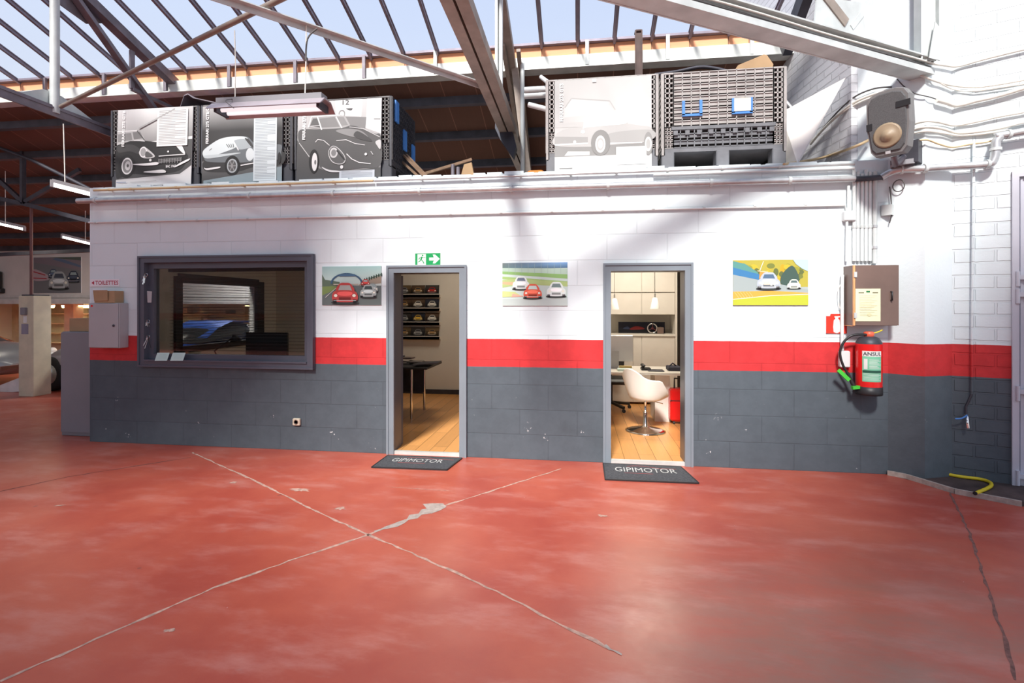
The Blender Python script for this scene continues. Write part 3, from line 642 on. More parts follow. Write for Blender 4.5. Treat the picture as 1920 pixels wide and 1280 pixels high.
# ------------------------------------------------------------------ CRATES ON THE OFFICE ROOF
def lattice(mb, O, U, V, N, W, H, nx, ny, bw=.012, dep=.022, plate=.62, mi=0, mip=1, mih=2):
    U, V, N = Vector(U), Vector(V), Vector(N); O = Vector(O)
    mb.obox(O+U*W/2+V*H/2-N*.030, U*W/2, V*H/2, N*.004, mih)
    for i in range(nx+1): mb.obox(O+U*(W*i/nx)+V*H/2-N*dep/2, U*bw/2, V*H/2, N*dep/2, mi)
    for j in range(ny+1): mb.obox(O+U*W/2+V*(H*j/ny)-N*dep/2, U*W/2, V*bw/2, N*dep/2, mi)
    if plate > 0:
        for j in range(ny): mb.obox(O+U*W/2+V*(H*(j+.5+.5*(1-plate)*.8)/ny)-N*.014, U*W/2, V*(H/ny*plate/2), N*.004, mip)
def crate(label, x0, x1, y0, y1, z0, z1, mt, ml, group, blue=False, side='none'):
    r = thing('bulk_crate', ((x0+x1)/2, (y0+y1)/2, z0), label, 'crate', group)
    W, H, Dp = x1-x0, z1-z0, y1-y0; E = Vector((1, 0, 0)); N = Vector((0, -1, 0))
    mats = [mat('crate_edge_grey', (.13, .125, .125), .5) if mt is M_CRATED else mt, mt, M_HOLE]  # edge bars of the dark crates are a lighter grey than the panels
    zl = z0+H*.45
    # base deck with feet
    mb = MB()
    fw = .13
    for fx in (x0, (x0+x1)/2-fw/2, x1-fw):
        for fy in (y0, y1-.14): mb.bbox(fx, fx+fw, fy, fy+.14, z0, z0+.21, .012)
        mb.box(fx+.01, fx+fw-.01, y0+.02, y1-.02, z0+.005, z0+.03)
    mb.box(x0+.002, x1-.002, y0+.003, y1, z0+.20, z0+.245); mb.build('base', ml, r)
    # lower front band
    mb = MB(); lattice(mb, (x0+.12, y0, z0+.245), E, UP, N, W-.24, zl-z0-.245, 14, 3, .010, .03, .5); mb.box(x0+.1, x1-.1, y0-.006, y0+.02, zl-.03, zl+.004)
    for i in range(9):
        cx = x0+.14+i*(W-.28)/8; mb.box(cx-.022, cx+.022, y0-.012, y0+.0, zl-.085, zl-.04)
    mb.build('lower_panel', [ml, ml, M_HOLE], r)
    # upper hinged front
    mb = MB(); lattice(mb, (x0+.12, y0, zl), E, UP, N, W-.24, z1-zl, 11, 9, .010, .024, .60); mb.build('hinged_panel', mats, r)
    for cx in (x0, x1-.12):
        mb = MB(); lattice(mb, (cx, y0, zl), E, UP, N, .12, z1-zl, 3, 11, .012, .024, 0); mb.box(cx, cx+.12, y0-.004, y0+.02, z1-.012, z1)
        lattice(mb, (cx, y0, z0+.245), E, UP, N, .12, zl-z0-.245, 4, 5, .010, .024, .4); mb.build('corner_column', mats, r)
    # sides and back
 
    for sx, n in ((x1, Vector((1, 0, 0))), (x0, Vector((-1, 0, 0)))):
        mb = MB(); O = Vector((sx, y0, z0+.17)); lattice(mb, O, Vector((0, 1, 0)), UP, n, Dp, H-.17, 15, 14, .014, .024, .0)
        for j in range(14): 
            for i in range(15):
                if (i+j) % 2 == 0: mb.obox(O+Vector((0, Dp*(i+.5)/15, (H-.17)*(j+.5)/14))-n*.015, Vector((0, Dp/34, 0)), UP*((H-.17)/32), n*.004, 1)
        mb.build('side_panel', [mt, mt, M_HOLE], r)
    MB().box(x0, x1, y1-.03, y1, z0+.17, z1).build('rear_panel', ml, r)
    if blue:
        for cx in blue:
            mb = MB(); hw = .10; zc = z0+H*.635
            mb.box(cx-hw, cx-hw+.028, y0-.016, y0, zc-.075, zc+.075); mb.box(cx+hw-.028, cx+hw, y0-.016, y0, zc-.075, zc+.075); mb.box(cx-hw, cx+hw, y0-.016, y0, zc-.085, zc-.062)
            ob = mb.build('label_holder', M_BLUE, r)
            if cx == blue[-1]: MB().box(cx-hw+.02, cx+hw-.02, y0-.020, y0-.017, zc-.06, zc+.07).build('paper_label', mat('cream_label', lin((235, 225, 200)), .7), ob)
    return r
YC = 5.32
GR = 'black bulk crates on the office roof'
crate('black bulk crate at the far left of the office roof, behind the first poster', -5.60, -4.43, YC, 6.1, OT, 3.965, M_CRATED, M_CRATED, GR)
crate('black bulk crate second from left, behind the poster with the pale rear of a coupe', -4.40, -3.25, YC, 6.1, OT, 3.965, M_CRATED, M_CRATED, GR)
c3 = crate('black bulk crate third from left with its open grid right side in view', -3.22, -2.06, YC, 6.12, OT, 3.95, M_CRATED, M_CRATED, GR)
crate('sunlit-toned bulk crate behind the pale poster, right of the truss', -.335, .83, YC, 6.1, OT, 4.02, M_CRATEL, M_CRATEM, GR)
crate('sunlit-toned bulk crate in full view with two blue label holders, at the right end', .865, 2.085, YC, 6.1, OT, 4.02, M_CRATEL, M_CRATEM, GR, blue=(1.17, 1.66))
# blue label frames on the side of crate 3
for yy, zz in ((5.45, 3.82), (5.72, 3.58), (6.02, 3.5)): MB().box(-2.058, -2.04, yy-.05, yy+.05, zz-.12, zz+.12).build('label_holder', M_BLUE, c3)
# posters hanging on the crates
def hang(label, x0, y0, x1, y1, draw, tilt=0):
    O, U, V, N = wallpic(x0, y0, x1, y1, 0, YC-.035); O = O+Vector((-.0, 0, 0))
    p = Pic(O, U, V+Vector((tilt, .012, 0)), N); p.tone = (.82, 34); draw(p)  # tone lift puts a pale sheen into the printed greys
    return p.build('poster', None, .004, label=label, cat='poster', group='large black and white car posters hung on the crates')
def zm(p, xl, xr, yt, yb):
    return lambda x, y: ((x-xl)/(xr-xl), (yb-y)/(yb-yt))
def textblock(p, u0, v0, u1, v1, bg, fg, n=26, seed=1):
    rnd = random.Random(seed); p.rect(u0, v0, u1, v1, bg); p.k += 1
    for i in range(n):
        v = v1-(v1-v0)*(i+1.2)/(n+1.5); ue = u1-(u1-u0)*(.06 if rnd.random() < .8 else .4)
        k = p.k; p.rect(u0+(u1-u0)*.06, v, ue, v+(v1-v0)/(n+1.5)*.42, fg); p.k = k
def poster1(p):
    q = zm(p, 120, 1130, 160, 1200); B = lambda pts, c: p.blob([q(*a) for a in pts], c); L = lambda pts, w, c: p.line([q(*a) for a in pts], w, c)
    p.poly([(0, 0), (1, 0), (1, 1), (0, 1)], [gb(190), gb(200), gb(205), (226, 224, 222)])
    p.poly([q(120, 650), q(1130, 560), q(1130, 160), q(120, 160)], [gb(140), gb(110), gb(185), gb(225)])
    p.poly([q(120, 1130), q(1000, 1080), q(1130, 940), q(1130, 1200), q(120, 1200)], gb(205))
    p.poly([q(120, 640), q(1130, 600), q(1130, 950), q(980, 1060), q(120, 1110)], gb(58))
    B([(120, 640), (300, 590), (520, 600), (760, 640), (980, 680), (1060, 790), (1080, 850), (1000, 1000), (820, 1050), (560, 1060), (350, 1040), (200, 1080), (120, 1060)], gb(26))
    p.poly([q(120, 455), q(400, 455), q(470, 520), q(510, 600), q(300, 590), q(120, 640)], gb(175)); p.poly([q(330, 470), q(430, 470), q(480, 560), q(350, 575)], gb(110)); p.poly([q(130, 490), q(310, 480), q(330, 575), q(130, 600)], gb(120))
    L([(120, 452), (390, 452)], .012, gb(235)); L([(390, 455), (505, 600)], .012, gb(60)); L([(350, 580), (500, 600)], .012, gb(220))
    B([(140, 650), (330, 640), (450, 720), (420, 770), (300, 730), (150, 740)], gb(48))
    p.ell(*q(265, 930), .115, .155, gb(18)); p.ell(*q(270, 930), .075, .11, gb(205)); p.ell(*q(270, 930), .060, .09, gb(110)); p.ell(*q(280, 925), .04, .06, gb(190)); p.ell(*q(280, 925), .015, .022, gb(60))
    B([(430, 740), (480, 680), (520, 690), (640, 800), (600, 835), (490, 830), (440, 790)], gb(190)); p.ell(*q(485, 750), .05, .07, gb(230)); p.ell(*q(485, 750), .038, .055, gb(150)); B([(530, 740), (620, 810), (520, 820)], gb(70))
    B([(920, 670), (980, 660), (1045, 780), (1020, 790), (960, 730)], gb(220)); p.ell(*q(585, 862), .017, .017, gb(210)); p.ell(*q(820, 757), .012, .012, gb(230))
    p.poly([q(690, 850), q(1010, 830), q(1010, 890), q(700, 920)], gb(40))
    for i in range(9): L([(700+i*36, 850), (700+i*36, 915)], .005, gb(150))
    for i in range(3): L([(695, 865+i*18), (1010, 850+i*16)], .005, gb(140))
    B([(360, 908), (500, 905), (680, 895), (680, 930), (520, 935), (380, 920)], gb(225)); B([(920, 960), (1020, 900), (1110, 865), (1100, 890), (1010, 935), (930, 970)], gb(225)); L([(700, 815), (1050, 805)], .014, gb(190))
    B([(500, 1020), (640, 1005), (770, 1000), (795, 1040), (640, 1040)], gb(215)); p.text('BAC 196F', *q(800, 975), .13, .035, gb(220))
    textblock(p, *q(668, 685), *q(1075, 190), gb(222), gb(140), 22, 3)
    L([(420, 430), (660, 310), (900, 190)], .02, gb(150))
    p.text('FERRARI 275 GTB', q(195, 0)[0], q(0, 665)[1], .036, .47, gb(245), True); L([(140, 1150), (270, 1150)], .008, (90, 110, 150)); L([(330, 1155), (680, 1145)], .004, gb(130))
def poster2(p):
    q = zm(p, 125, 1195, 130, 1165); B = lambda pts, c: p.blob([q(*a) for a in pts], c); L = lambda pts, w, c: p.line([q(*a) for a in pts], w, c)
    p.poly([(0, 0), (1, 0), (1, 1), (0, 1)], [gb(40), gb(40), gb(150), gb(160)]); p.poly([(0, .3), (1, .3), (1, .68), (0, .68)], gb(36)); p.poly([(0, .68), (1, .68), (1, 1), (0, 1)], [gb(36), gb(36), gb(150), gb(165)])
    p.poly([q(150, 1110), q(820, 1020), q(1195, 960), q(1195, 1165), q(150, 1165)], (118, 134, 140))
    B([(150, 860), (330, 820), (700, 800), (1190, 760), (1190, 940), (820, 960), (600, 1010), (250, 1000), (150, 960)], gb(34))
    B([(130, 740), (170, 680), (340, 580), (470, 548), (600, 543), (740, 560), (830, 640), (1000, 670), (1180, 680), (1185, 770), (1170, 860), (1000, 880), (650, 890), (580, 870), (440, 880), (200, 860), (150, 800)], (86, 92, 96))
    B([(135, 735), (180, 680), (340, 580), (480, 548), (600, 545), (700, 555), (740, 590), (640, 640), (560, 700), (380, 760), (220, 820), (150, 790)], (196, 206, 208))
    B([(560, 600), (690, 585), (760, 620), (800, 690), (640, 720), (590, 680)], (150, 160, 164)); B([(700, 575), (760, 600), (820, 690), (790, 690)], gb(45)); L([(555, 610), (620, 730)], .012, gb(215)); L([(225, 715), (260, 690)], .008, gb(80))
    for i in range(4): L([(455+i*30, 640), (490+i*22, 690)], .008, gb(50))
    B([(160, 780), (400, 770), (600, 760), (640, 770), (430, 800), (200, 820)], (175, 185, 188))
    p.ell(*q(775, 790), .05, .082, (200, 208, 210)); p.ell(*q(540, 925), .095, .125, gb(14)); p.ell(*q(540, 930), .066, .09, (150, 156, 160)); p.ell(*q(540, 930), .05, .072, gb(60)); p.ell(*q(538, 932), .014, .02, gb(180))
    for i in range(6): 
        a = i*PI/3; L([(540, 930), (540+50*math.cos(a), 930+70*math.sin(a))], .012, gb(120))
    B([(160, 940), (200, 950), (370, 935), (360, 955), (200, 972)], gb(225)); L([(655, 930), (830, 905)], .014, gb(220)); p.ell(*q(1165, 850), .02, .07, gb(20))
    textblock(p, *q(825, 1140), *q(1130, 240), (198, 208, 212), (140, 150, 155), 44, 4); L([(205, 1135), (340, 1135)], .006, gb(60))
    p.text('FERRARI 275 GTB/C', q(180, 0)[0], q(0, 625)[1], .036, .455, gb(240), True)
def poster3(p):
    q = zm(p, 120, 1235, 60, 1110); B = lambda pts, c: p.blob([q(*a) for a in pts], c); L = lambda pts, w, c: p.line([q(*a) for a in pts], w, c)
    p.poly([(0, 0), (1, 0), (1, 1), (0, 1)], [gb(92), gb(110), gb(190), gb(190)])
    p.poly([q(620, 60), q(985, 60), q(970, 290), q(640, 250)], gb(240)); p.poly([q(1050, 60), q(1235, 60), q(1235, 520), q(1030, 440)], gb(228)); p.poly([q(760, 280), q(1040, 300), q(1030, 450), q(820, 400)], gb(112)); p.text('12', *q(720, 125), .08, .06, gb(70)); B([(765, 175), (855, 175), (830, 205)], gb(70)); p.ell(*q(715, 240), .04, .05, gb(120)); p.ell(*q(715, 245), .027, .035, gb(215))
    B([(1130, 350), (1130, 160), (1210, 240), (1235, 360)], gb(205)); L([(1140, 330), (1225, 335)], .012, gb(120))
    p.poly([q(120, 560), q(300, 800), q(300, 900), q(600, 1010), q(1235, 960), q(1235, 1110), q(120, 1110)], gb(58))
    B([(140, 440), (270, 420), (440, 430), (820, 400), (1000, 450), (1150, 520), (1235, 560), (1235, 930), (1000, 960), (760, 980), (560, 980), (440, 930), (400, 800), (300, 780), (150, 600)], gb(66))
    p.poly([q(270, 400), q(310, 260), q(390, 250), q(690, 260), q(760, 270), q(830, 400), q(720, 430), q(440, 430)], gb(150)); p.poly([q(290, 380), q(330, 285), q(385, 285), q(430, 410)], gb(75)); p.poly([q(410, 290), q(620, 275), q(690, 410), q(450, 410)], gb(110)); p.poly([q(650, 280), q(740, 285), q(800, 390), q(720, 400)], gb(120))
    L([(270, 400), (310, 260), (690, 258)], .012, gb(235)); L([(390, 265), (450, 440)], .014, gb(230)); L([(640, 275), (720, 430)], .010, gb(225)); L([(300, 385), (430, 380)], .008, gb(200))
    B([(640, 460), (800, 440), (980, 480), (1080, 590), (900, 560), (760, 520)], gb(118)); B([(880, 540), (930, 480), (1080, 570), (1120, 620), (1000, 600)], gb(48)); L([(820, 420), (1000, 450), (1225, 570)], .008, gb(190))
    L([(650, 590), (780, 585), (900, 640), (1030, 665)], .008, gb(210)); L([(370, 600), (400, 565), (480, 580), (560, 650)], .008, gb(205)); L([(150, 600), (300, 800)], .008, gb(190)); L([(790, 770), (860, 840), (960, 890), (1110, 910)], .010, gb(225))
    p.ell(*q(355, 850), .06, .15, gb(20)); p.ell(*q(365, 860), .034, .115, gb(215)); p.ell(*q(375, 865), .012, .03, gb(90))
    B([(545, 740), (600, 660), (680, 690), (770, 800), (770, 880), (690, 905), (590, 860)], gb(190)); B([(552, 740), (605, 668), (675, 698), (760, 800), (760, 872), (690, 895), (598, 852)], gb(72)); p.ell(*q(620, 750), .048, .065, gb(190)); p.ell(*q(620, 750), .03, .042, gb(110)); L([(660, 720), (770, 850)], .02, gb(30))
    B([(470, 930), (560, 970), (700, 990), (700, 1005), (560, 995), (480, 950)], gb(210)); p.ell(*q(730, 940), .018, .022, gb(220)); p.ell(*q(1045, 785), .015, .016, gb(240)); L([(1110, 750), (1140, 795)], .008, gb(190)); B([(1170, 630), (1235, 610), (1235, 730), (1190, 680)], gb(185))
    textblock(p, *q(700, 1105), *q(1165, 990), (190, 196, 204), (130, 136, 145), 9, 6)
    p.text('FERRARI 275 GTB/4', q(195, 0)[0], q(0, 560)[1], .036, .47, gb(245), True)
def poster4(p):
    q = zm(p, 232, 1292, 140, 1205); B = lambda pts, c: p.blob([q(*a) for a in pts], c); L = lambda pts, w, c: p.line([q(*a) for a in pts], w, c)
    g4 = lambda v: (v, v, v-2)
    p.poly([(0, 0), (1, 0), (1, 1), (0, 1)], [g4(205), g4(210), g4(188), g4(165)]); p.poly([q(340, 440), q(420, 350), q(830, 400), q(830, 440), q(900, 520), q(340, 560)], g4(196)); L([(345, 450), (420, 350), (840, 400)], .012, g4(158)); L([(840, 400), (900, 500)], .01, g4(170)); p.rect(.72, .45, 1, .75, g4(198)); p.rect(0, .5, .3, .55, g4(182))
    p.poly([q(232, 860), q(1292, 860), q(1292, 1000), q(232, 1000)], g4(132)); p.poly([q(232, 1000), q(1292, 1000), q(1292, 1205), q(232, 1205)], g4(208)); p.poly([q(340, 990), q(380, 940), q(620, 950), q(620, 990)], g4(205))
    B([(235, 760), (350, 690), (560, 670), (700, 665), (1000, 660), (1180, 690), (1290, 720), (1290, 850), (1220, 870), (840, 890), (620, 900), (240, 870)], g4(178))
    p.poly([q(232, 770), q(420, 780), q(600, 790), q(600, 850), q(232, 860)], g4(150)); B([(840, 760), (1280, 740), (1285, 850), (850, 870)], g4(160))
    B([(545, 690), (600, 600), (660, 540), (900, 525), (985, 545), (1000, 640), (990, 665), (620, 680)], g4(228)); L([(690, 640), (990, 640)], .006, g4(200)); L([(232, 862), (600, 860)], .014, g4(240)); L([(840, 870), (1190, 876)], .012, g4(238)); p.ell(*q(545, 730), .022, .02, g4(235)); p.ell(*q(1025, 640), .014, .014, g4(235)); p.ell(*q(455, 840), .016, .018, g4(235))
    p.ell(*q(740, 860), .10, .135, g4(120)); p.ell(*q(738, 875), .052, .09, g4(225)); p.ell(*q(738, 875), .038, .068, g4(170)); p.ell(*q(738, 875), .024, .045, g4(220)); p.ell(*q(1255, 890), .045, .12, g4(130)); p.ell(*q(1255, 895), .034, .075, g4(220)); p.ell(*q(1255, 895), .022, .05, g4(165))
    textblock(p, *q(910, 1110), *q(1235, 915), g4(228), g4(215), 12, 7); L([(285, 1130), (430, 1130)], .008, g4(120)); p.rect(*q(650, 185), *q(692, 150), g4(232)); p.text('FERRARI 275 GTS', q(290, 0)[0], q(0, 605)[1], .036, .40, gb(246), True)
hang('black and white poster of a dark coupe front, leftmost on the roof', 217, 202, 358, 347, poster1, .02)
hang('black and white poster of a pale coupe seen from behind, second in the row', 378, 195, 528, 344, poster2, .005)
hang('black and white poster of a dark coupe from above, third in the row', 556, 187, 713, 338, poster3, .012)
hang('faded pale poster of an open sports car on the right crates', 1040, 145, 1222, 326, poster4, .0)
# things on and around the crates
def obj1(mb, name, m, label, cat, group=None): return mb.build(name, m, None, label, cat, group)
for i, (xa, ya, xb, yb, r, lab) in enumerate(((-.62, 5.78, .2, 5.78, .034, 'upper pale roll sticking out left of the sunlit-toned crates'), (-.60, 5.62, .2, 5.62, .034, 'middle pale roll sticking out left of the sunlit-toned crates'))):
    mb = MB(); mb.tube([(xa, ya, 4.062), (xb, yb, 4.062)], r, 16); obj1(mb, 'cardboard_tube', M_PVC, lab, 'tube', 'pale rolls on the crates')
mb = MB(); mb.tube([atY(991, 196, 5.45), atY(1030, 206, 5.42)], .028, 14); obj1(mb, 'cardboard_tube', M_PVC, 'short sloping pale roll below the two level rolls', 'tube', 'pale rolls on the crates')
mb = MB(); mb.tube([atY(1014, 144, 5.6), atY(1032, 158, 5.5), atY(1050, 172, 5.45)], [.022, .026, .03], 12); obj1(mb, 'plastic_pipe', M_PVC, 'white plastic pipe end poking up left of the pale poster', 'pipe')
mb = MB(); mb.tube(smooth_line([atY(x, y, 5.45) for x, y in ((1228, 140), (1270, 134), (1310, 126), (1340, 128), (1372, 136))]), .018, 8); mb.tube(smooth_line([atY(x, y, 5.5) for x, y in ((1240, 139), (1290, 131), (1320, 126), (1360, 133), (1405, 136))]), .014, 8); obj1(mb, 'rubber_hose', M_DARKST, 'dark hoses lying over the top of the crate with blue label holders', 'hose')
mb = MB(); mb.prism([atY(x, y, 5.5) for x, y in ((1378, 131), (1384, 122), (1432, 102), (1438, 103), (1450, 120), (1449, 126))], (0, .35, 0)); obj1(mb, 'torn_box', M_CARD, 'torn pale cardboard box on top of the rightmost crate', 'box')
mb = MB(); mb.box(.71, .78, 6.27, 6.34, 3.0, 4.98); mb.box(.70, .715, 6.25, 6.27, 3.0, 4.99); mb.box(.775, .79, 6.25, 6.27, 3.0, 4.99); mb.bbox(.70, .79, 6.25, 6.35, 4.98, 5.01, .01); obj1(mb, 'steel_stanchion', mat('rusty_dark_steel', (.07, .04, .035), .6, .2, var=.4), 'rusty dark stanchion rising behind the pale poster into the glazing', 'post')
bo = [Vector((2.60, 5.24, atY(1593, 145, 5.24).z)), Vector((2.19, 5.30, 3.03)), Vector((2.11, 5.48, 3.03)), Vector((2.11, 5.5, 3.63))]
mb = MB(); mb.prism(bo, (0, .015, 0)); obj1(mb, 'white_board', M_WHT, 'large white sheet leaning between the last crate and the brick side wall', 'board')
mb = MB(); mb.tube([(2.13, 5.75, 3.98), (2.40, 5.6, 3.5)], .022, 10); obj1(mb, 'grey_pole', M_GALV, 'short grey pole leaning against the side wall above the white sheet', 'pole')
# debris in the middle of the office roof
mb = MB(); P = [(-1.95, 6.6, 3.0), (-1.98, 6.7, 3.28), (-1.86, 6.75, 3.42), (-1.70, 6.7, 3.37), (-1.55, 6.7, 3.40), (-1.46, 6.65, 3.30), (-1.40, 6.6, 3.0)]
mb.prism(P, (0, .3, 0)); obj1(mb, 'dark_tarpaulin', mat('dark_tarp', (.035, .032, .03), .8, bump=.5), 'dark folded tarpaulin heap in the shade on the office roof', 'tarpaulin')
mb = MB(); mb.beam(atY(782, 330, 5.75), atY(884, 299, 6.0), .05, .03); obj1(mb, 'wooden_plank', M_TIMB, 'weathered plank propped up in front of the tarpaulin heap', 'plank')
for i, x in enumerate((849, 859)):
    p = atY(x, 315, 5.6); mb = MB(); mb.cyl((p.x, 5.6, 3.0), (p.x, 5.6, p.z+.03*(1-i)+.01), .022); obj1(mb, 'metal_can', M_STEEL, ['taller grey can on the roof edge under the plank', 'shorter grey can on the roof edge under the plank'][i], 'can', 'grey cans on the roof edge')
mb = MB(); mb.prism([atY(x, y, 5.9) for x, y in ((864, 330), (870, 308), (884, 304), (889, 330))], (0, .06, 0)); obj1(mb, 'board_offcut', M_CARD, 'brown board offcut standing right of the cans', 'board')
for i, (a, b) in enumerate((((748, 282), (795, 330)), ((742, 292), (786, 332)), ((762, 290), (800, 330)))):
    mb = MB(); mb.beam(atY(a[0], a[1], 5.75), atY(b[0], b[1], 5.55), .03, .02); obj1(mb, 'timber_lath', M_TIMB, ['thin timber lath leaning on the crate side, middle of three', 'thin timber lath leaning on the crate side, lowest of three', 'thin timber lath leaning on the crate side, rightmost of three'][i], 'lath', 'timber laths by the open crate side')
mb = MB(); mb.bbox(-.56, -.37, 5.5, 5.7, 2.99, 3.12, .02); obj1(mb, 'orange_case', mat('orange_plastic', lin((216, 126, 50)), .5), 'small orange case on the roof left of the sunlit-toned crates', 'case')
# ------------------------------------------------------------------ FRONT WALL FITTINGS
def clip(mb, p, r, ax):
    mb.cyl(p-ax*.012, p+ax*.012, r, seg=14)
def pipe_run(name, label, cat, pts, r, m, clips=(), cm=None, cname='clamp', sm=False):
    P = smooth_line(pts, 5) if sm else pts
    r0 = thing(name, tuple(pts[0]), label, cat)
    MB().tube(P, r, 12).build('tube', m, r0)
    for i in clips:
        p = i[0]; ax = i[1]; MB().cyl(p-ax*.013, p+ax*.013, r*1.22, seg=14).box(p.x-.008, p.x+.008, p.y, D, p.z-r*.6, p.z+r*.6).build(cname, cm or m, r0)
    return r0
EX = Vector((1, 0, 0))
def wp(px, py, o): return atY(px, py, D-o)
pts = [wp(146, 379, .06), wp(600, 364, .06), wp(1000, 352, .06), wp(1602, 336, .06)]
for p in pts: p.z = 2.835-.002*(p.x+5)
pipe_run('drain_pipe', 'long grey galvanised pipe along the upper front wall', 'pipe', pts, .032, M_GALV, [(Vector((wp(x, 350, .06).x, D-.06, 2.835-.002*(wp(x, 350, .06).x+5))), EX) for x in (180, 318, 468, 625, 787, 958, 1140, 1333, 1480)], M_STEELW)
pts = [wp(170, 416, .02), wp(1584, 386, .02)]; pts[0].z = 2.59; pts[1].z = 2.578; pts[0].x = -5.72
pipe_run('wall_conduit', 'thin pale conduit running level below the galvanised pipe', 'conduit', pts+[wp(1588, 398, .02)], .011, M_PVC, [(Vector((wp(x, 400, .02).x, D-.02, 2.585)), EX) for x in range(180, 1560, 95)], M_STEELW, 'clip')
pts = [wp(176, 355, .04), wp(700, 338, .04)]; pts[0].z = pts[1].z = 2.962
pipe_run('wall_conduit', 'yellowed conduit along the top edge under the left posters', 'conduit', pts, .013, M_BEIGE, [(Vector((wp(x, 400, .04).x, D-.04, 2.962)), EX) for x in (205, 245, 330, 455, 540, 625)], M_BEIGE, 'clip')
pts = [wp(702, 338, .04), wp(1602, 308, .04)]; pts[0].z = pts[1].z = 2.962
pipe_run('wall_conduit', 'grey conduit along the top edge right of the yellowed one', 'conduit', pts, .014, M_GALV, [(Vector((wp(x, 400, .04).x, D-.04, 2.962)), EX) for x in (790, 880, 976, 1070, 1156, 1252, 1355, 1462)], M_STEELW, 'clip')
pts = [wp(1225, 322, .04), wp(1602, 312, .04)]; pts[0].z = pts[1].z = 2.925
pipe_run('wall_conduit', 'white conduit just under the top edge below the rightmost crate', 'conduit', pts, .013, M_PVC)
# junction cables at the right end of the wall
CX = [1601.5, 1608.5, 1616, 1623.5, 1631]
for i, cx in enumerate(CX):
    p0 = wp(cx, 318+(i % 3)*4, .022); p1 = wp(cx, 489, .022); p1.x = p0.x
    pipe_run('wall_conduit', 'white vertical conduit above the brown cabinet, %s of five thin ones' % ['leftmost', 'second from left', 'middle', 'fourth from left', 'rightmost'][i], 'conduit', [p0, p1], .0155, M_PVC, [(Vector((p0.x, D-.022, wp(cx, y, .022).z)), UP) for y in (425,)], M_STEELW, 'clip')
p0 = wp(1640, 322, .03); p1 = wp(1640, 494, .03); p1.x = p0.x
pipe_run('wall_conduit', 'thicker grey-white conduit right of the five thin ones above the brown cabinet', 'conduit', [p0, p1], .021, M_STEELW, [(Vector((p0.x, D-.03, wp(1640, y, .03).z)), UP) for y in (424, 464)], M_GALV)
jb = thing('junction_box', tuple(wp(1588, 414, .03)), 'white square junction box where the thin level conduit ends', 'junction box')
a, b = wp(1578, 397, .0), wp(1600, 415, .0); MB().bbox(a.x, b.x, D-.055, D, b.z, a.z, .008).build('box', M_PVC, jb)
MB().tube([wp(1588, 415, .03), wp(1587, 490, .03)], .011, 10).build('conduit', M_PVC, jb); MB().tube([wp(1591, 396, .03), wp(1591, 348, .03)], .013, 10).build('conduit', M_PVC, jb)
a, b = surf(1657, 385, 0), surf(1672, 408, 0)
mb = MB(); mb.obox((surf(1664, 394, .03)), Vector((.03, -.028, 0)), Vector((-.02, -.02, 0)), UP*.05); jb2 = obj1(mb, 'junction_box', M_STEELW, 'small grey switch box on the pillar right of the conduits', 'junction box')
# exit sign
O, U, V, N = wallpic(778, 474, 826, 497, .006); p = Pic(O, U, V, N)
G = (28, 150, 84); p.rect(0, 0, 1, 1, (240, 245, 240)); p.rect(.01, .03, .10, .97, G); p.rect(.43, .02, .995, .98, G); p.rect(.10, .03, .43, .97, (236, 244, 236)); p.rect(.10, .9, .43, .97, G)
p.poly([(.56, .38), (.74, .38), (.70, .14), (.79, .14), (.97, .5), (.79, .86), (.70, .86), (.74, .62), (.56, .62)], (245, 250, 245))
p.ell(.30, .80, .035, .07, G); p.line([(.28, .70), (.24, .46)], .06, G); p.line([(.24, .48), (.32, .30), (.36, .12)], .04, G); p.line([(.24, .48), (.18, .30), (.12, .26)], .04, G); p.line([(.28, .68), (.37, .60), (.41, .66)], .03, G); p.line([(.27, .68), (.18, .60), (.16, .46)], .03, G)
p.build('exit_sign', None, .004, label='green exit sign with running man and arrow above the left doorway', cat='sign')
# toilettes sign
O, U, V, N = wallpic(169.5, 523, 224, 537, .006); p = Pic(O, U, V, N); p.rect(0, 0, 1, 1, (236, 230, 234)); p.poly([(.04, .5), (.13, .78), (.13, .22)], (178, 34, 62)); p.text('TOILETTES', .17, .22, .79, .56, (178, 34, 62))
p.build('toilet_sign', None, .004, label='small white sign with red lettering TOILETTES above the grey wall cabinet', cat='sign')
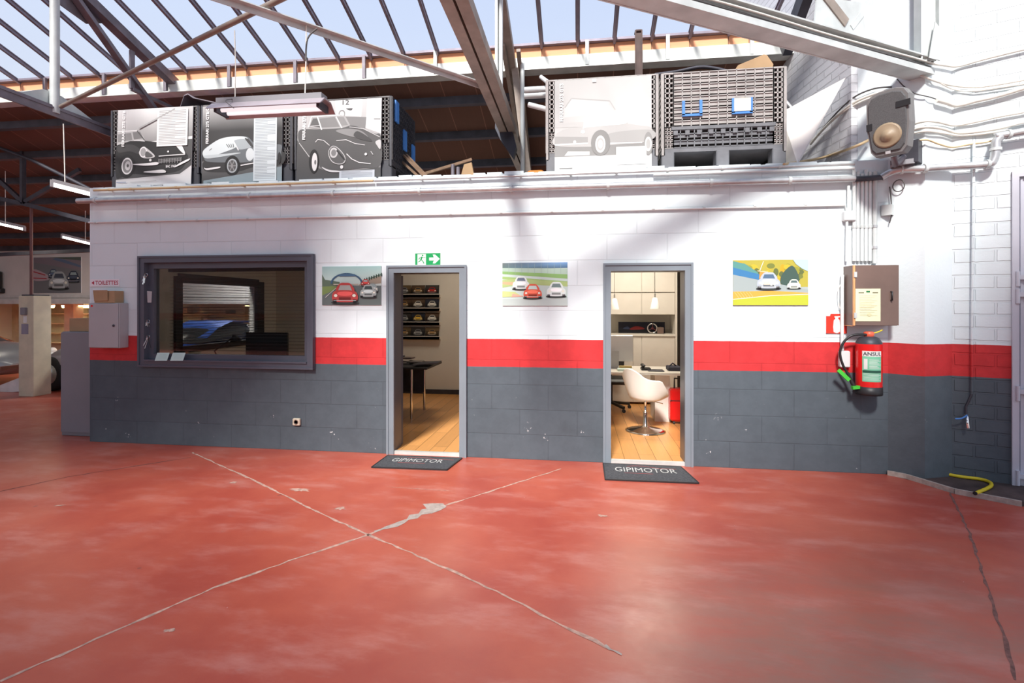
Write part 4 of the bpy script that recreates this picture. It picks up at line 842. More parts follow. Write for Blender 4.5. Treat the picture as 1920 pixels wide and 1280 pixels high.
# race photographs on the wall
def carfront(p, u, v, s, col, glass=(150, 170, 170), asp=1.5):
    c = col; d = tuple(int(x*.62) for x in c); l = tuple(min(255, int(x*1.25)+10) for x in c)
    X = lambda a: u+a*s; Yv = lambda b: v+b*s*asp
    p.ell(X(0), Yv(-.30), .56*s, .09*s*asp, (60, 66, 64)); 
    p.blob([(X(-.34), Yv(.16)), (X(-.22), Yv(.46)), (X(.02), Yv(.5)), (X(.24), Yv(.45)), (X(.36), Yv(.14))], c); p.poly([(X(-.28), Yv(.16)), (X(-.19), Yv(.40)), (X(.20), Yv(.40)), (X(.30), Yv(.15))], glass)
    p.blob([(X(-.5), Yv(.05)), (X(-.36), Yv(.18)), (X(0), Yv(.2)), (X(.36), Yv(.17)), (X(.5), Yv(.04)), (X(.5), Yv(-.2)), (X(.3), Yv(-.28)), (X(-.3), Yv(-.28)), (X(-.5), Yv(-.2))], c)
    p.blob([(X(-.3), Yv(.1)), (X(0), Yv(.15)), (X(.3), Yv(.1)), (X(.2), Yv(-.02)), (X(-.2), Yv(-.02))], l); p.rect(X(-.24), Yv(-.2), X(.24), Yv(-.09), d); p.ell(X(-.37), Yv(-.02), .07*s, .06*s*asp, (235, 235, 220)); p.ell(X(.37), Yv(-.02), .07*s, .06*s*asp, (235, 235, 220))
    p.rect(X(-.47), Yv(-.34), X(-.33), Yv(-.18), (30, 30, 32)); p.rect(X(.33), Yv(-.34), X(.47), Yv(-.18), (30, 30, 32)); p.line([(X(-.45), Yv(-.22)), (X(.45), Yv(-.22))], .03*s, (215, 215, 215))
O, U, V, N = wallpic(604, 499, 715, 572, .008); p = Pic(O, U, V, N)
p.poly([(0, .45), (1, .45), (1, 1), (0, 1)], [(196, 212, 205), (200, 208, 200), (150, 184, 182), (150, 184, 182)]); p.rect(0, 0, 1, .5, (104, 114, 112)); p.poly([(0, .25), (.22, .4), (.26, .52), (0, .52)], (120, 140, 84)); p.poly([(0, .48), (.3, .5), (.3, .6), (.05, .66), (0, .8)], (92, 108, 92)); p.poly([(.62, .5), (1, .56), (1, .76), (.8, .66), (.66, .58)], (150, 138, 122)); p.line([(.8, .68), (1, .78)], .02, (70, 80, 70))
for i in range(8): p.ell(.72+i*.04, .64+i*.02, .012, .05, (52, 74, 62))
pr = [(.16+.26*(1-math.cos(a)), .55+.26*math.sin(a)) for a in [PI*i/14 for i in range(15)]]; p.line(pr, .035, (64, 92, 116)); p.rect(.3, .74, .56, .80, (74, 104, 130)); p.line([(.06, .2), (.24, .44), (.4, .5)], .008, (220, 220, 214)); p.rect(.2, .52, .62, .55, (180, 176, 160))
carfront(p, .74, .56, .14, (170, 60, 56)); carfront(p, .86, .42, .18, (150, 160, 156)); carfront(p, .79, .33, .26, (168, 180, 176), (70, 84, 84)); carfront(p, .40, .26, .42, (190, 78, 74), (170, 176, 170))
p.build('wall_picture', None, .006, label='race photograph of a red coupe leading under a bridge, beside the left window', cat='picture', group='race photographs on the front wall')
O, U, V, N = wallpic(942, 492, 1064, 573, .008); p = Pic(O, U, V, N)
p.rect(0, 0, 1, 1, (196, 212, 206)); p.poly([(0, .85), (1, .87), (1, 1), (0, 1)], [(96, 122, 118), (80, 110, 140), (120, 160, 205), (110, 120, 120)]); p.poly([(0, .74), (1, .66), (1, .86), (0, .88)], (176, 200, 184)); p.poly([(0, .74), (1, .62), (1, .72), (0, .80)], (140, 182, 112)); p.poly([(0, .62), (1, .5), (1, .56), (0, .68)], (160, 190, 120)); p.poly([(0, .42), (.3, .5), (1, .44), (1, .54), (.2, .62), (0, .6)], (176, 196, 130)); p.poly([(0, .5), (.18, .48), (.2, .55), (0, .56)], (214, 178, 140))
for i in range(9): p.line([(.1+.1*i, .74), (.1+.1*i, .98)], .004, (150, 170, 165))
p.poly([(0, .2), (.3, .22), (.2, .32), (0, .34)], (196, 206, 140)); p.poly([(.14, .2), (.34, .22), (.16, .28)], (232, 170, 150)); p.poly([(0, 0), (1, 0), (1, .18), (0, .16)], (186, 198, 194))
carfront(p, .29, .50, .25, (222, 232, 228), (110, 122, 140)); carfront(p, .83, .34, .28, (226, 236, 232), (120, 140, 140)); carfront(p, .47, .30, .27, (222, 96, 74), (200, 220, 214))
p.build('wall_picture', None, .006, label='pale race photograph of two white cars behind a red one, between the doorways', cat='picture', group='race photographs on the front wall')
O, U, V, N = wallpic(1374, 487, 1515, 572, .008); p = Pic(O, U, V, N)
p.rect(0, 0, 1, 1, (168, 178, 178)); p.rect(0, .4, 1, 1, (176, 166, 72)); rnd = random.Random(9)
for i in range(46): p.k = 3+i*.3; p.ell(rnd.uniform(.08, .92), rnd.uniform(.55, .88), rnd.uniform(.03, .075), rnd.uniform(.05, .115), rnd.choice([(196, 176, 60), (150, 150, 62), (120, 128, 66), (206, 160, 48), (100, 110, 66)]))
p.k = 18; p.blob([(.66, .45), (.64, .62), (.72, .8), (.80, .86), (.87, .66), (.86, .46)], (70, 92, 84)); p.poly([(.80, 1), (1, 1), (1, .74), (.92, .8), (.84, .9)], (178, 208, 224)); p.poly([(0, .82), (0, .98), (.16, .92), (.34, .72), (.34, .62)], (92, 148, 142)); p.poly([(0, .68), (0, .84), (.36, .68), (.35, .56)], (66, 124, 172)); p.poly([(.35, .58), (.36, .76), (.46, .75), (.46, .6)], (206, 150, 76)); p.line([(.33, .76), (.47, .73)], .02, (226, 200, 160)); p.line([(.36, .76), (.41, .97)], .008, (230, 230, 225))
p.poly([(0, .3), (0, .68), (.4, .54), (.75, .42), (1, .34), (1, .25)], (158, 170, 170)); p.poly([(0, .14), (0, .30), (.5, .32), (1, .27), (1, .2), (.5, .2)], (222, 164, 76)); p.poly([(0, .0), (0, .12), (.5, .2), (1, .22), (1, 0)], (182, 190, 62)); p.line([(0, .13), (.5, .21), (1, .24)], .018, (240, 220, 190))
for i in range(6): p.line([(.02+.04*i, .29), (.08+.04*i, .16)], .006, (240, 200, 140))
carfront(p, .81, .44, .17, (214, 222, 206), (90, 110, 110)); carfront(p, .475, .50, .30, (176, 186, 196), (86, 110, 136)); p.rect(.41, .45, .49, .52, (225, 215, 190)); p.ell(.39, .475, .018, .03, (250, 245, 220)); p.ell(.51, .46, .018, .03, (250, 245, 220)); p.ell(.55, .47, .018, .03, (250, 245, 220))
p.build('wall_picture', None, .006, label='autumn race photograph of two small cars near the brown cabinet', cat='picture', group='race photographs on the front wall')
# wall socket
so = thing('power_socket', tuple(wp(557.5, 797, 0)), 'beige power socket low on the grey wall below the window', 'socket')
a, b = wp(551, 783, 0), wp(564.5, 797, 0); MB().bbox(a.x, b.x, D-.03, D, b.z, a.z, .008).build('plate', mat('beige_plastic', lin((205, 192, 170)), .5), so)
cx_, cz_ = (a.x+b.x)/2, (a.z+b.z)/2; MB().lathe([(.026, 0), (.026, .003), (.02, .003), (.018, -.001)], (cx_, D-.03, cz_), (0, -1, 0)).build('outlet', M_BROWN, so)
# grey wall cabinet + box
cb = thing('wall_cabinet', (-5.4, 5.1, 1.12), 'light grey metal wall cabinet at the left end of the front wall', 'cabinet')
MB().bbox(-5.60, -5.213, 5.05, D, 1.12, 1.64, .006).build('body', M_LGREY, cb)
dr = MB().bbox(-5.595, -5.218, 5.032, 5.05, 1.125, 1.635, .006).build('door', M_LGREY, cb)
MB().lathe([(.014, 0), (.014, .008), (.006, .01)], (-5.265, 5.032, 1.38), (0, -1, 0)).build('lock', M_DARKST, dr); MB().lathe([(.012, 0), (.012, .003)], (-5.55, 5.032, 1.605), (0, -1, 0)).build('sticker', M_REDGL, dr)
bx = thing('cardboard_box', (-5.4, 5.1, 1.64), 'brown cardboard box on top of the grey wall cabinet', 'box')
MB().box(-5.53, -5.27, 5.045, 5.16, 1.641, 1.78).build('carton', M_CARD, bx); MB().prism([(-5.53, 5.044, 1.66), (-5.36, 5.044, 1.66), (-5.345, 5.035, 1.672), (-5.345, 5.03, 1.785), (-5.53, 5.03, 1.785)], (0, -.004, 0)).build('flap', M_CARD, bx)
# tall grey cabinet left of the office
tc_ = thing('storage_cabinet', (-6.05, 5.55, 0), 'tall grey storage cabinet standing left of the office corner', 'cabinet')
MB().bbox(-6.34, -5.75, 5.36, 5.8, 0, 1.285, .008).build('body', M_MGREY, tc_); MB().box(-6.33, -5.755, 5.345, 5.36, .05, 1.275).build('door', M_MGREY, tc_)
mb = MB(); a = atY(142, 598, 5.5); mb.bbox(a.x, -5.76, 5.42, 5.7, 1.286, 1.45, .004); obj1(mb, 'cardboard_box', M_CARD, 'small brown box on top of the tall storage cabinet', 'box')
# keys on the window frame
def keybunch(label, px, py, n, seed, L=.08):
    rnd = random.Random(seed); r = thing('key_bunch', tuple(wp(px, py, .06)), label, 'keys', 'key bunches on the window frame')
    p = wp(px, py, .066); MB().tube([p+Vector((math.cos(a)*.018, 0, math.sin(a)*.018-.018)) for a in [2*PI*i/12 for i in range(13)]], .0022, 6).build('ring', M_CHROME, r)
    MB().cyl(p+Vector((0, .02, 0)), p+Vector((0, -.008, 0)), .004, seg=8).build('hook', M_DARKST, r)
    for i in range(n):
        a = rnd.uniform(-.5, .5); d = Vector((math.sin(a), -.1, -math.cos(a))); s = Vector((math.cos(a), 0, math.sin(a))); q = p-UP*.03-Vector((0, .006*i, 0)); l = L*rnd.uniform(.7, 1.1)
        mb = MB(); mb.obox(q+d*l*.6, d*l*.4, s*.004, Vector((0, .0015, 0))); mb.lathe([(.012, -.0015), (.013, 0), (.012, .0015)], q+d*.012, (0, 1, 0), 12)
        mb.build('key', rnd.choice([M_CHROME, M_GALV, M_BLK]), r)
keybunch('large key bunch near the top of the left window frame', 274, 512, 6, 1, .10); keybunch('small key bunch halfway down the left window frame', 278, 599, 5, 2, .05); keybunch('long thin key bunch at the bottom of the left window frame', 278, 628, 3, 3, .14)
t_ = thing('paper_tag', tuple(wp(282, 560, .06)), 'silver tag hanging below the large key bunch', 'tag'); MB().prism([wp(276, 545, .06), wp(285, 546, .06), wp(284, 567, .06), wp(277, 567, .06)], (0, -.003, 0)).build('plate', M_LGREY, t_)
for i, (x0, x1) in enumerate(((290, 316), (319, 346))):
    q = [wp(x0, 676, .075), wp(x1-3, 676, .075), wp(x1, 661, .055), wp(x0+5, 661, .055)]
    p = Pic(q[0], q[1]-q[0], q[3]-q[0], Vector((0, -1, .1))); p.poly([(0, 0), (1, 0), (1, 1), (0, 1)], (196, 222, 214))
    for j in range(4): p.line([(.2, .25+.16*j), (.85, .25+.16*j)], .02, (160, 190, 184))
    p.build('paper_note', None, .002, edge=(196, 222, 214), label=['left mint paper note on the window sill', 'right mint paper note on the window sill'][i], cat='note', group='mint notes on the sill')
# brown cabinet with certificate
bc = thing('meter_cabinet', (2.73, 5.08, 1.426), 'brown wooden cabinet with a cream certificate, above the fire extinguisher', 'cabinet')
MB().box(2.545, 2.925, 5.01, D, 1.426, 1.987).build('body', M_BROWN, bc)
dr = MB().box(2.562, 2.93, 4.993, 5.009, 1.43, 1.985).build('door', M_BROWN, bc)
MB().box(2.545, 2.561, 4.995, 5.011, 1.426, 1.987).box(2.545, 2.56, 5.01, D, 1.418, 1.427).build('edge_strip', mat('raw_wood_edge', lin((214, 160, 110)), .6), bc)
for zz in (1.90, 1.52): MB().box(2.548, 2.572, 4.985, 4.995, zz-.025, zz+.025).build('hinge', M_STEELW, bc)
hx = atY(1671, 555, 4.99).x; MB().tube([(hx, 4.993, 1.74), (hx, 4.975, 1.74), (hx, 4.975, 1.66), (hx, 4.993, 1.66)], .007, 8).build('handle', M_BLK, dr)
O, U, V, N = wallpic(1604, 541, 1651, 602, .0045, 4.993); p = Pic(O, U, V, N); p.rect(0, 0, 1, 1, (232, 228, 190)); p.rect(.43, .88, .58, .94, (50, 120, 76)); p.rect(.12, .86, .34, .89, (110, 110, 90)); p.rect(.68, .86, .9, .89, (110, 110, 90))
for j in range(13): p.line([(.16, .78-.05*j), (.86-.1*(j % 3), .78-.05*j)], .008, (196, 194, 160))
p.ell(.55, .2, .08, .05, (206, 204, 165)); p.build('certificate', None, .003, edge=(232, 228, 190), label='cream certificate fixed on the brown cabinet door', cat='certificate')
# fire sign, conduit beside it
O, U, V, N = wallpic(1549, 588, 1588, 625, .010); p = Pic(O, U, V, N); R_ = (214, 58, 44); p.rect(0, 0, 1, .88, R_); p.poly([(.18, .88), (1, .88), (1, 1), (.22, 1)], R_)
p.blob([(.36, .08), (.36, .6), (.42, .72), (.6, .72), (.66, .6), (.66, .08)], (246, 240, 236), 2); p.rect(.44, .7, .58, .82, (246, 240, 236)); p.line([(.40, .84), (.76, .86)], .06, (246, 240, 236)); p.line([(.74, .86), (.80, .7), (.80, .5)], .05, (246, 240, 236))
p.build('fire_sign', None, .006, label='red fire extinguisher pictogram sign left of the brown cabinet', cat='sign')
sc_ = thing('switch_box', tuple(wp(1580, 690, .03)), 'white switch box with its conduit running down past the red fire sign', 'switch')
a, b = wp(1571, 657, 0), wp(1590, 688, 0); MB().bbox(a.x, b.x, D-.045, D, b.z, a.z, .008).build('box', M_PVC, sc_); MB().tube([wp(1579, 657, .03), wp(1579, 545, .03), wp(1579.5, 515, .03)], .015, 10).build('conduit', M_PVC, sc_)
MB().tube(smooth_line([wp(1578, 530, .03), wp(1572, 545, .03), wp(1573, 570, .03), wp(1579, 585, .03)]), .003, 6).build('wire', M_CABW, sc_)
# fire extinguisher
ecx, ecy = atY(1629, 690, 5.055).x, 5.055; z0, z1 = atY(1629, 739, 5.055).z, atY(1629, 643, 5.055).z
fe = thing('fire_extinguisher', (ecx, ecy, z0), 'red fire extinguisher hanging on the wall below the brown cabinet', 'fire extinguisher'); R = .105
MB().lathe([(R, z0+.075), (R, z1-.005)], (ecx, ecy, 0)).build('cylinder', M_REDGL, fe)
MB().lathe([(.05, z0), (R+.002, z0), (R+.004, z0+.02), (R+.003, z0+.078), (R-.01, z0+.08)], (ecx, ecy, 0)).build('base_skirt', M_BLK, fe)
MB().lathe([(R, z1-.006), (R*.98, z1+.01), (R*.75, z1+.05), (.05, z1+.062), (.03, z1+.065)], (ecx, ecy, 0)).build('shoulder', M_DARKST, fe)
MB().lathe([(.035, z1+.06), (.042, z1+.075), (.042, z1+.10), (.03, z1+.108)], (ecx, ecy, 0)).build('cap', mat('orange_red_cap', lin((226, 96, 70)), .4), fe)
MB().tube(smooth_line([(ecx+.03, ecy-.02, z1+.095), (ecx+.06, ecy-.03, z1+.105), (ecx+.10, ecy-.03, z1+.125)]), .006, 8).build('pin', M_YEL, fe)
hp = smooth_line([Vector((ecx-.02, ecy-.02, z1+.08)), wp(1600, 628, .13), wp(1583, 640, .12), wp(1575, 660, .11), wp(1580, 683, .11), wp(1591, 703, .11), wp(1603, 728, .12)])
ho = MB().tube(hp, [.011]*(len(hp)-8)+[.013]*4+[.018]*4, 10).build('hose', M_BLK, fe)
MB().obox(wp(1582, 703, .135), (wp(1592, 712, .13)-wp(1572, 693, .13))*.5, Vector((0, .008, 0)), Vector((.012, 0, .012))).build('lever', M_GREEN, fe); MB().obox(wp(1604, 726, .14), Vector((.03, 0, .004)), Vector((0, .02, 0)), Vector((0, 0, .014))).build('hose_holder', M_GREEN, fe)
MB().box(ecx-.03, ecx+.03, ecy+.09, D, z1-.15, z1-.05).box(ecx-.05, ecx+.05, ecy+.09, D, z0+.05, z0+.09).build('wall_bracket', M_DARKST, fe)
# label wrapped on the cylinder
lm = MB(); seg = 12; a0, a1 = -PI/2-.98, -PI/2+.55
def cyp(f, z, r): a = a0+(a1-a0)*f; return Vector((ecx+r*math.cos(a), ecy+r*math.sin(a), z))
def cyrect(mb, f0, f1, za, zb, r, mi):
    n = 8; vs = []; 
    for i in range(n+1): f = f0+(f1-f0)*i/n; vs += [cyp(f, za, r), cyp(f, zb, r)]
    mb.add(vs, [(2*i, 2*i+2, 2*i+3, 2*i+1) for i in range(n)], mi, True)
H = z1-z0; zb, zt = z0+H*.27, z0+H*.86
M_LT = mat('mint_green_print', lin((120, 196, 160)), .5); M_LW = mat('white_print', (.75, .75, .72), .5); M_LD = mat('dark_green_print', lin((30, 84, 66)), .5)
cyrect(lm, 0, 1, zb, zt, R+.001, 0); cyrect(lm, 0, 1, zt-.05, zt, R+.0015, 1); cyrect(lm, .02, .98, zb+H*.17, zb+H*.22, R+.0016, 2); cyrect(lm, .08, .26, zb+H*.24, zb+H*.44, R+.0016, 1)
for i in range(8): cyrect(lm, .34, .95-.1*(i % 3), zb+H*.25+i*.0115, zb+H*.25+i*.0115+.004, R+.0016, 1)
for i in range(6): cyrect(lm, .06, .95-.12*(i % 2), zb+.015+i*.0115, zb+.018+i*.0115, R+.0016, 1)
lab = lm.build('label', [M_LT, M_LW, M_LD], fe)
tv, tf, _ = text2d('ANSUL', True); mb = MB(); mb.add([cyp(.04+.92*x, zt-.043+.034*y, R+.0025) for x, y in tv], tf); mb.build('lettering', M_DARKST, lab)
# ------------------------------------------------------------------ PILLAR / RIGHT WALL FITTINGS
# loudspeaker
sp_ = thing('loudspeaker', (2.73, 4.80, 2.95), 'dark grey loudspeaker mounted high on the white pillar, facing left', 'loudspeaker')
ang = math.radians(48); fn = Vector((-math.sin(ang), -math.cos(ang), -.10)).normalized(); sr = Vector((math.cos(ang), -math.sin(ang), 0)); su = sr.cross(fn).normalized()
if su.z < 0: su = -su
C = atY(1664, 232, 4.66)
prof = [(-.155, .215), (-.125, .268), (-.06, .29), (.06, .29), (.125, .268), (.155, .215), (.158, -.02), (.135, -.22), (.10, -.265), (-.10, -.265), (-.135, -.22), (-.158, -.02)]
def sring(s, d): return [C+sr*x*s+su*y*s-fn*d for x, y in prof]
mb = MB(); mb.loft([sring(.97, 0), sring(1.0, .02), sring(1.0, .12), sring(.62, .30)], smooth=False); mb.build('cabinet', mat('speaker_grey', (.17, .165, .165), .55, var=.05), sp_)
gr_ = MB().loft([[C+sr*x*.88+su*y*.90+fn*.002 for x, y in prof], [C+sr*x*.84+su*y*.87+fn*.014 for x, y in prof]], smooth=False).build('grille', mat('grille_mesh', (.085, .085, .088), .6, var=.3, scale=200), sp_)
MB().lathe([(.102, .0), (.106, .006), (.09, .010), (.05, .006), (.045, .018), (.001, .026)], C-su*.10+fn*.012, fn, 24).build('cone', mat('speaker_cone', lin((150, 132, 108)), .5), sp_)
MB().obox(C+sr*.12+su*.135+fn*.014, sr*.05, su*.025, fn*.006).build('port', M_BLK, sp_); MB().obox(C-sr*.13-su*.0+fn*.01, sr*.022, su*.03, fn*.006).build('port', M_BLK, sp_)
MB().obox(C-su*.245+fn*.012, sr*.018, su*.012, fn*.004).build('badge', M_LGREY, sp_)
pm = atPl(1700, 285, PILA, 0.0); mb = MB(); mb.tube([C-su*.27-fn*.12, C-su*.34-fn*.14, pm+Vector((0, 0, -.02))], .025, 12); mb.obox(pm+Vector((.01, -.01, -.03)), Vector((.04, -.038, 0)), Vector((.008, .008, 0)), UP*.09); mb.build('wall_bracket', M_STEEL, sp_)
mb = MB(); mb.obox(surf(1708, 287, .06), Vector((.05, -.047, 0)), Vector((.045, .045, 0)), UP*.10); eb = obj1(mb, 'control_box', M_DARKST, 'dark grey control box on the pillar under the loudspeaker', 'box')
mb = MB(); mb.obox(surf(1692, 306, .10), Vector((.085, -.03, 0)), Vector((.03, .05, 0)), UP*.022); obj1(mb, 'cable_tray', M_MGREY, 'short grey metal tray under the loudspeaker bracket', 'tray')
# galvanised pipe continuing on the pillar and right wall
g1 = [surf(1652, 333, .05), surf(1668, 324, .07), surf(1690, 318, .07), surf(1734, 316, .07)]
g2 = [atPl(x, y, RW, .09) for x, y in ((1790, 312), (1850, 308), (1863, 300), (1867, 280), (1868, 266), (1877, 256), (1890, 252), (2200, 199))]
gp = thing('drain_pipe', tuple(g1[0]), 'galvanised pipe with swan-neck bend crossing the pillar and the right wall', 'pipe')
MB().tube(smooth_line(g1, 4)+smooth_line(g2, 5), .034, 14).build('tube', M_GALV, gp)
for P, t in ((g1[3], EX), (g2[1], EX), (g2[3], UP), (g2[6], EX), (g1[2], EX)): MB().cyl(P-t*.012, P+t*.012, .042, seg=16).build('clamp', M_STEELW, gp)
MB().tube(smooth_line([wp(1600, 336, .06), wp(1630, 334, .06), surf(1655, 332, .05)]), .026, 12).build('flexible_joint', M_DARKST, gp)
# cables
def cable(label, px, r, m, off=.03, sm=6):
    if px[-1][0] >= 1925:
        (xa_, ya_), (xb_, yb_) = px[-2:]; px = px+[(2200, yb_+(yb_-ya_)/(xb_-xa_)*(2200-xb_))]
    MB().tube(smooth_line([surf(x, y, off) for x, y in px], sm), r, 7).build('wall_cable', m, None, label, 'cable')
cable('pale cable bundle rising over the brick side wall to the pillar, top strand', [(1525, 262), (1545, 238), (1575, 205), (1605, 180), (1640, 166), (1672, 163)], .008, M_CABD)
cable('pale cable bundle rising over the brick side wall to the pillar, middle strand', [(1520, 270), (1542, 244), (1575, 212), (1606, 190), (1640, 176), (1670, 168)], .014, M_CABW)
cable('pale cable bundle rising over the brick side wall to the pillar, lowest strand', [(1500, 285), (1530, 256), (1572, 217), (1604, 196), (1636, 182), (1668, 172)], .009, M_CABW)
cable('pair of pale cables climbing right from the end of the beam', [(1740, 118), (1768, 122), (1796, 124), (1840, 112), (1880, 102), (1930, 90)], .012, M_CABW)
cable('long sagging pale cable across the right wall below the beam end', [(1690, 108), (1712, 132), (1738, 146), (1770, 157), (1800, 162), (1835, 163), (1880, 157), (1930, 148)], .010, M_CABW)
cable('second sagging pale cable just below the first on the right wall', [(1700, 118), (1725, 138), (1755, 152), (1790, 168), (1830, 170), (1875, 164), (1930, 156)], .007, M_CABW)
cable('thick white trunking dipping at the inner corner of the right wall', [(1756, 188), (1775, 193), (1793, 198), (1830, 189), (1870, 180), (1930, 162)], .019, M_CABW, .04, 3)
cable('thin dark wire arching from the beam end behind the loudspeaker', [(1682, 148), (1695, 162), (1715, 175), (1740, 181), (1756, 186)], .005, M_CABD)
cable('white cable looping from behind the loudspeaker to the right wall, upper', [(1712, 233), (1735, 227), (1760, 229), (1790, 235), (1830, 228), (1870, 219), (1930, 208)], .012, M_CABW)
cable('white cable looping from behind the loudspeaker to the right wall, middle', [(1712, 244), (1735, 238), (1765, 241), (1795, 249), (1830, 247), (1875, 240), (1930, 226)], .014, M_CABW)
cable('white cable looping from behind the loudspeaker to the right wall, lower', [(1712, 250), (1738, 246), (1770, 250), (1800, 254), (1850, 250), (1890, 243)], .009, M_CABW)
cable('beige cable zigzagging below the white loops towards the swan-neck bend', [(1705, 268), (1735, 262), (1760, 270), (1786, 276), (1820, 270), (1850, 266), (1865, 262)], .008, M_BEIGE)
cable('thin dark wire hanging down the pillar beside the small switch box', [(1668, 350), (1670, 365), (1671, 378), (1672, 400), (1668, 418)], .005, M_CABD)
MB().tube([surf(1685, 348, .03)+Vector((.045*math.cos(a)*.72, -.045*math.cos(a)*.69, .055*math.sin(a))) for a in [2*PI*i/20 for i in range(21)]], .005, 6).build('wall_cable', M_CABD, None, 'dark loop of cable hanging on the pillar below the pipe bend', 'cable')
cable('beige double conduit under the loudspeaker along the side wall', [(1470, 308), (1540, 296), (1600, 276), (1630, 262)], .014, M_BEIGE, .05)
# water pipe and tap
tp = thing('water_tap', tuple(surf(1812, 800, .05)), 'blue handled water tap with a thin pipe down the right wall', 'tap')
P = [atPl(x, y, RW, .03) for x, y in ((1826, 262), (1825, 420), (1823, 600), (1822, 738), (1816, 752), (1811, 762), (1811, 778))]
MB().tube(P[:4], .011, 8).build('supply_pipe', M_RW, tp); MB().tube(P[3:], .010, 8).build('pipe_end', M_DARKST, tp)
MB().tube([P[-1], P[-1]+rn*.04-UP*.012, atPl(1814, 795, RW, .075), atPl(1815, 802, RW, .075)], .014, 10).build('spout', M_CHROME, tp)
MB().tube(smooth_line([P[-1]+rn*.05+UP*.01, atPl(1803, 784, RW, .085), atPl(1791, 785, RW, .085)]), .007, 8).build('lever', M_BLUE, tp)
# hose on the floor
hz_ = smooth_line([atZ(x, y, .016) for x, y in ((1712, 890), (1760, 893), (1800, 900), (1838, 905), (1856, 911), (1858, 918), (1846, 925), (1829, 932))], 6)
for p_ in hz_: p_.z = .05
gh = thing('garden_hose', tuple(hz_[0]), 'short length of yellow hose lying by the drain under the right wall', 'hose')
MB().tube(hz_, .014, 10).build('tube', M_YEL, gh); MB().cyl(hz_[0]-Vector((.05, 0, 0)), hz_[0], .017).build('fitting', M_BLK, gh); MB().cyl(hz_[-1], hz_[-1]+(hz_[-1]-hz_[-2]).normalized()*.012, .0145).build('fitting', M_BLK, gh)
# drain strip at the foot of the wall
q = [atZ(x, y, 0) for x, y in ((1664, 890), (1700, 897), (1790, 925), (1916, 949))]; q2 = [ra+rt*1.2, ra+rt*.4, ra+rt*.0, Vector((3.14, 4.98, 0))]
mb = MB(); mb.prism(q+[p+rn*.0 for p in q2], UP*.034); mb.build('trim_3', M_TRENCH, kind='structure', origin=(3.4, 4.8, 0))
mb = MB(); 
for a, b in zip(q[:-1], q[1:]): mb.beam(a+UP*.02, b+UP*.02, .025, .045)
mb.build('trim_4', M_CONC, kind='structure')
# door mats
def doormat(label, px):
    q = [atZ(x, y, .0) for x, y in px]   # far-left, far-right, near-right, near-left
    r = thing('doormat', tuple((q[0]+q[2])/2), label, 'doormat', 'lettered doormats at the doorways')
    MB().prism([p+UP*.001 for p in q], UP*.010).build('carpet', M_MAT, r)
    e = MB()
    for a, b in zip(q, q[1:]+q[:1]): e.beam(a+UP*.007, b+UP*.007, .012, .012)
    e.build('edging', M_BLK, r)
    O = q[3]+(q[0]-q[3])*.5+(q[1]-q[0])*.14; U = (q[2]-q[3])*.70; V = (q[0]-q[3])*.27
    tv, tf, _ = text2d('GIPIMOTOR'); mb = MB(); mb.add([O+U*x+V*y+UP*.0118 for x, y in tv], tf); mb.build('lettering', mat('pale_print', (.5, .5, .48), .8), r)
    sw = [q[3]+(q[0]-q[3])*v_+(q[1]-q[0])*u_+UP*.0115 for u_, v_ in ((.3, .84), (.42, .90), (.55, .88), (.68, .80), (.92, .78))]
    s2 = MB(); s2.tube(smooth_line(sw), .003, 5); s2.tube([q[3]+(q[0]-q[3])*.42+(q[1]-q[0])*u_+UP*.0115 for u_ in (.25, .6)], .0025, 5); s2.build('emblem', mat('dull_red_print', (.25, .06, .06), .8), r)
doormat('charcoal doormat lettered GIPIMOTOR before the left doorway', ((727, 855), (866, 860), (838, 882), (697, 877)))
doormat('charcoal doormat lettered GIPIMOTOR before the right doorway', ((1131, 870), (1276, 876), (1310, 907), (1135, 900)))
# ------------------------------------------------------------------ ROOM 1
rows = ['top', 'second', 'third', 'bottom']; cols = ['left', 'middle', 'right']; zs = [1.80, 1.555, 1.307, 1.052]
for j in range(4):
    MB().box(-3.36, -2.42, YB-.10, YB, zs[j]-.05, zs[j]).box(-3.36, -2.42, YB-.10, YB-.09, zs[j]-.05, zs[j]+.012).build('picture_ledge', M_CABI, None, 'white picture ledge in the left room, %s of four' % rows[j], 'shelf', 'picture ledges in the left room')
    for i in range(3):
        x0 = -3.20+i*.258; O = Vector((x0, YB-.085, zs[j]+.002)); p = Pic(O, Vector((.250, 0, 0)), Vector((0, .035, .165)), Vector((0, -1, .2))); rnd = random.Random(j*3+i)
        bg = rnd.choice([(40, 38, 36), (58, 46, 36), (30, 32, 40), (72, 60, 44)]); p.rect(0, 0, 1, 1, bg); p.rect(0, 0, 1, .35, tuple(int(c*.7) for c in bg)); p.rect(0, .6, 1, 1, tuple(min(255, int(c*1.5)) for c in bg))
        carfront(p, .5, .42, .62, rnd.choice([(150, 36, 30), (196, 160, 60), (190, 186, 176), (120, 120, 120), (140, 110, 70)]), (60, 60, 64), 1.2)
        p.build('car_picture', None, .006, edge=(40, 36, 34), label='dark car picture, %s one on the %s ledge in the left room' % (cols[i], rows[j]), cat='picture', group='car pictures on the ledges')
tb1 = thing('work_table', (-2.75, 6.95, .03), 'dark topped work table with metal legs in the left room', 'table')
MB().bbox(-3.6, -2.05, 6.6, 7.35, .725, .755, .006).build('tabletop', M_BLK, tb1)
for x, y in ((-2.3, 6.68), (-2.3, 7.27), (-3.5, 6.68), (-3.5, 7.27)): MB().cyl((x, y, .03), (x, y, .725), .02, seg=12).build('leg', M_CHROME, tb1)
MB().box(-3.5, -2.3, 7.25, 7.28, .3, .72).build('modesty_panel', M_DARKST, tb1)
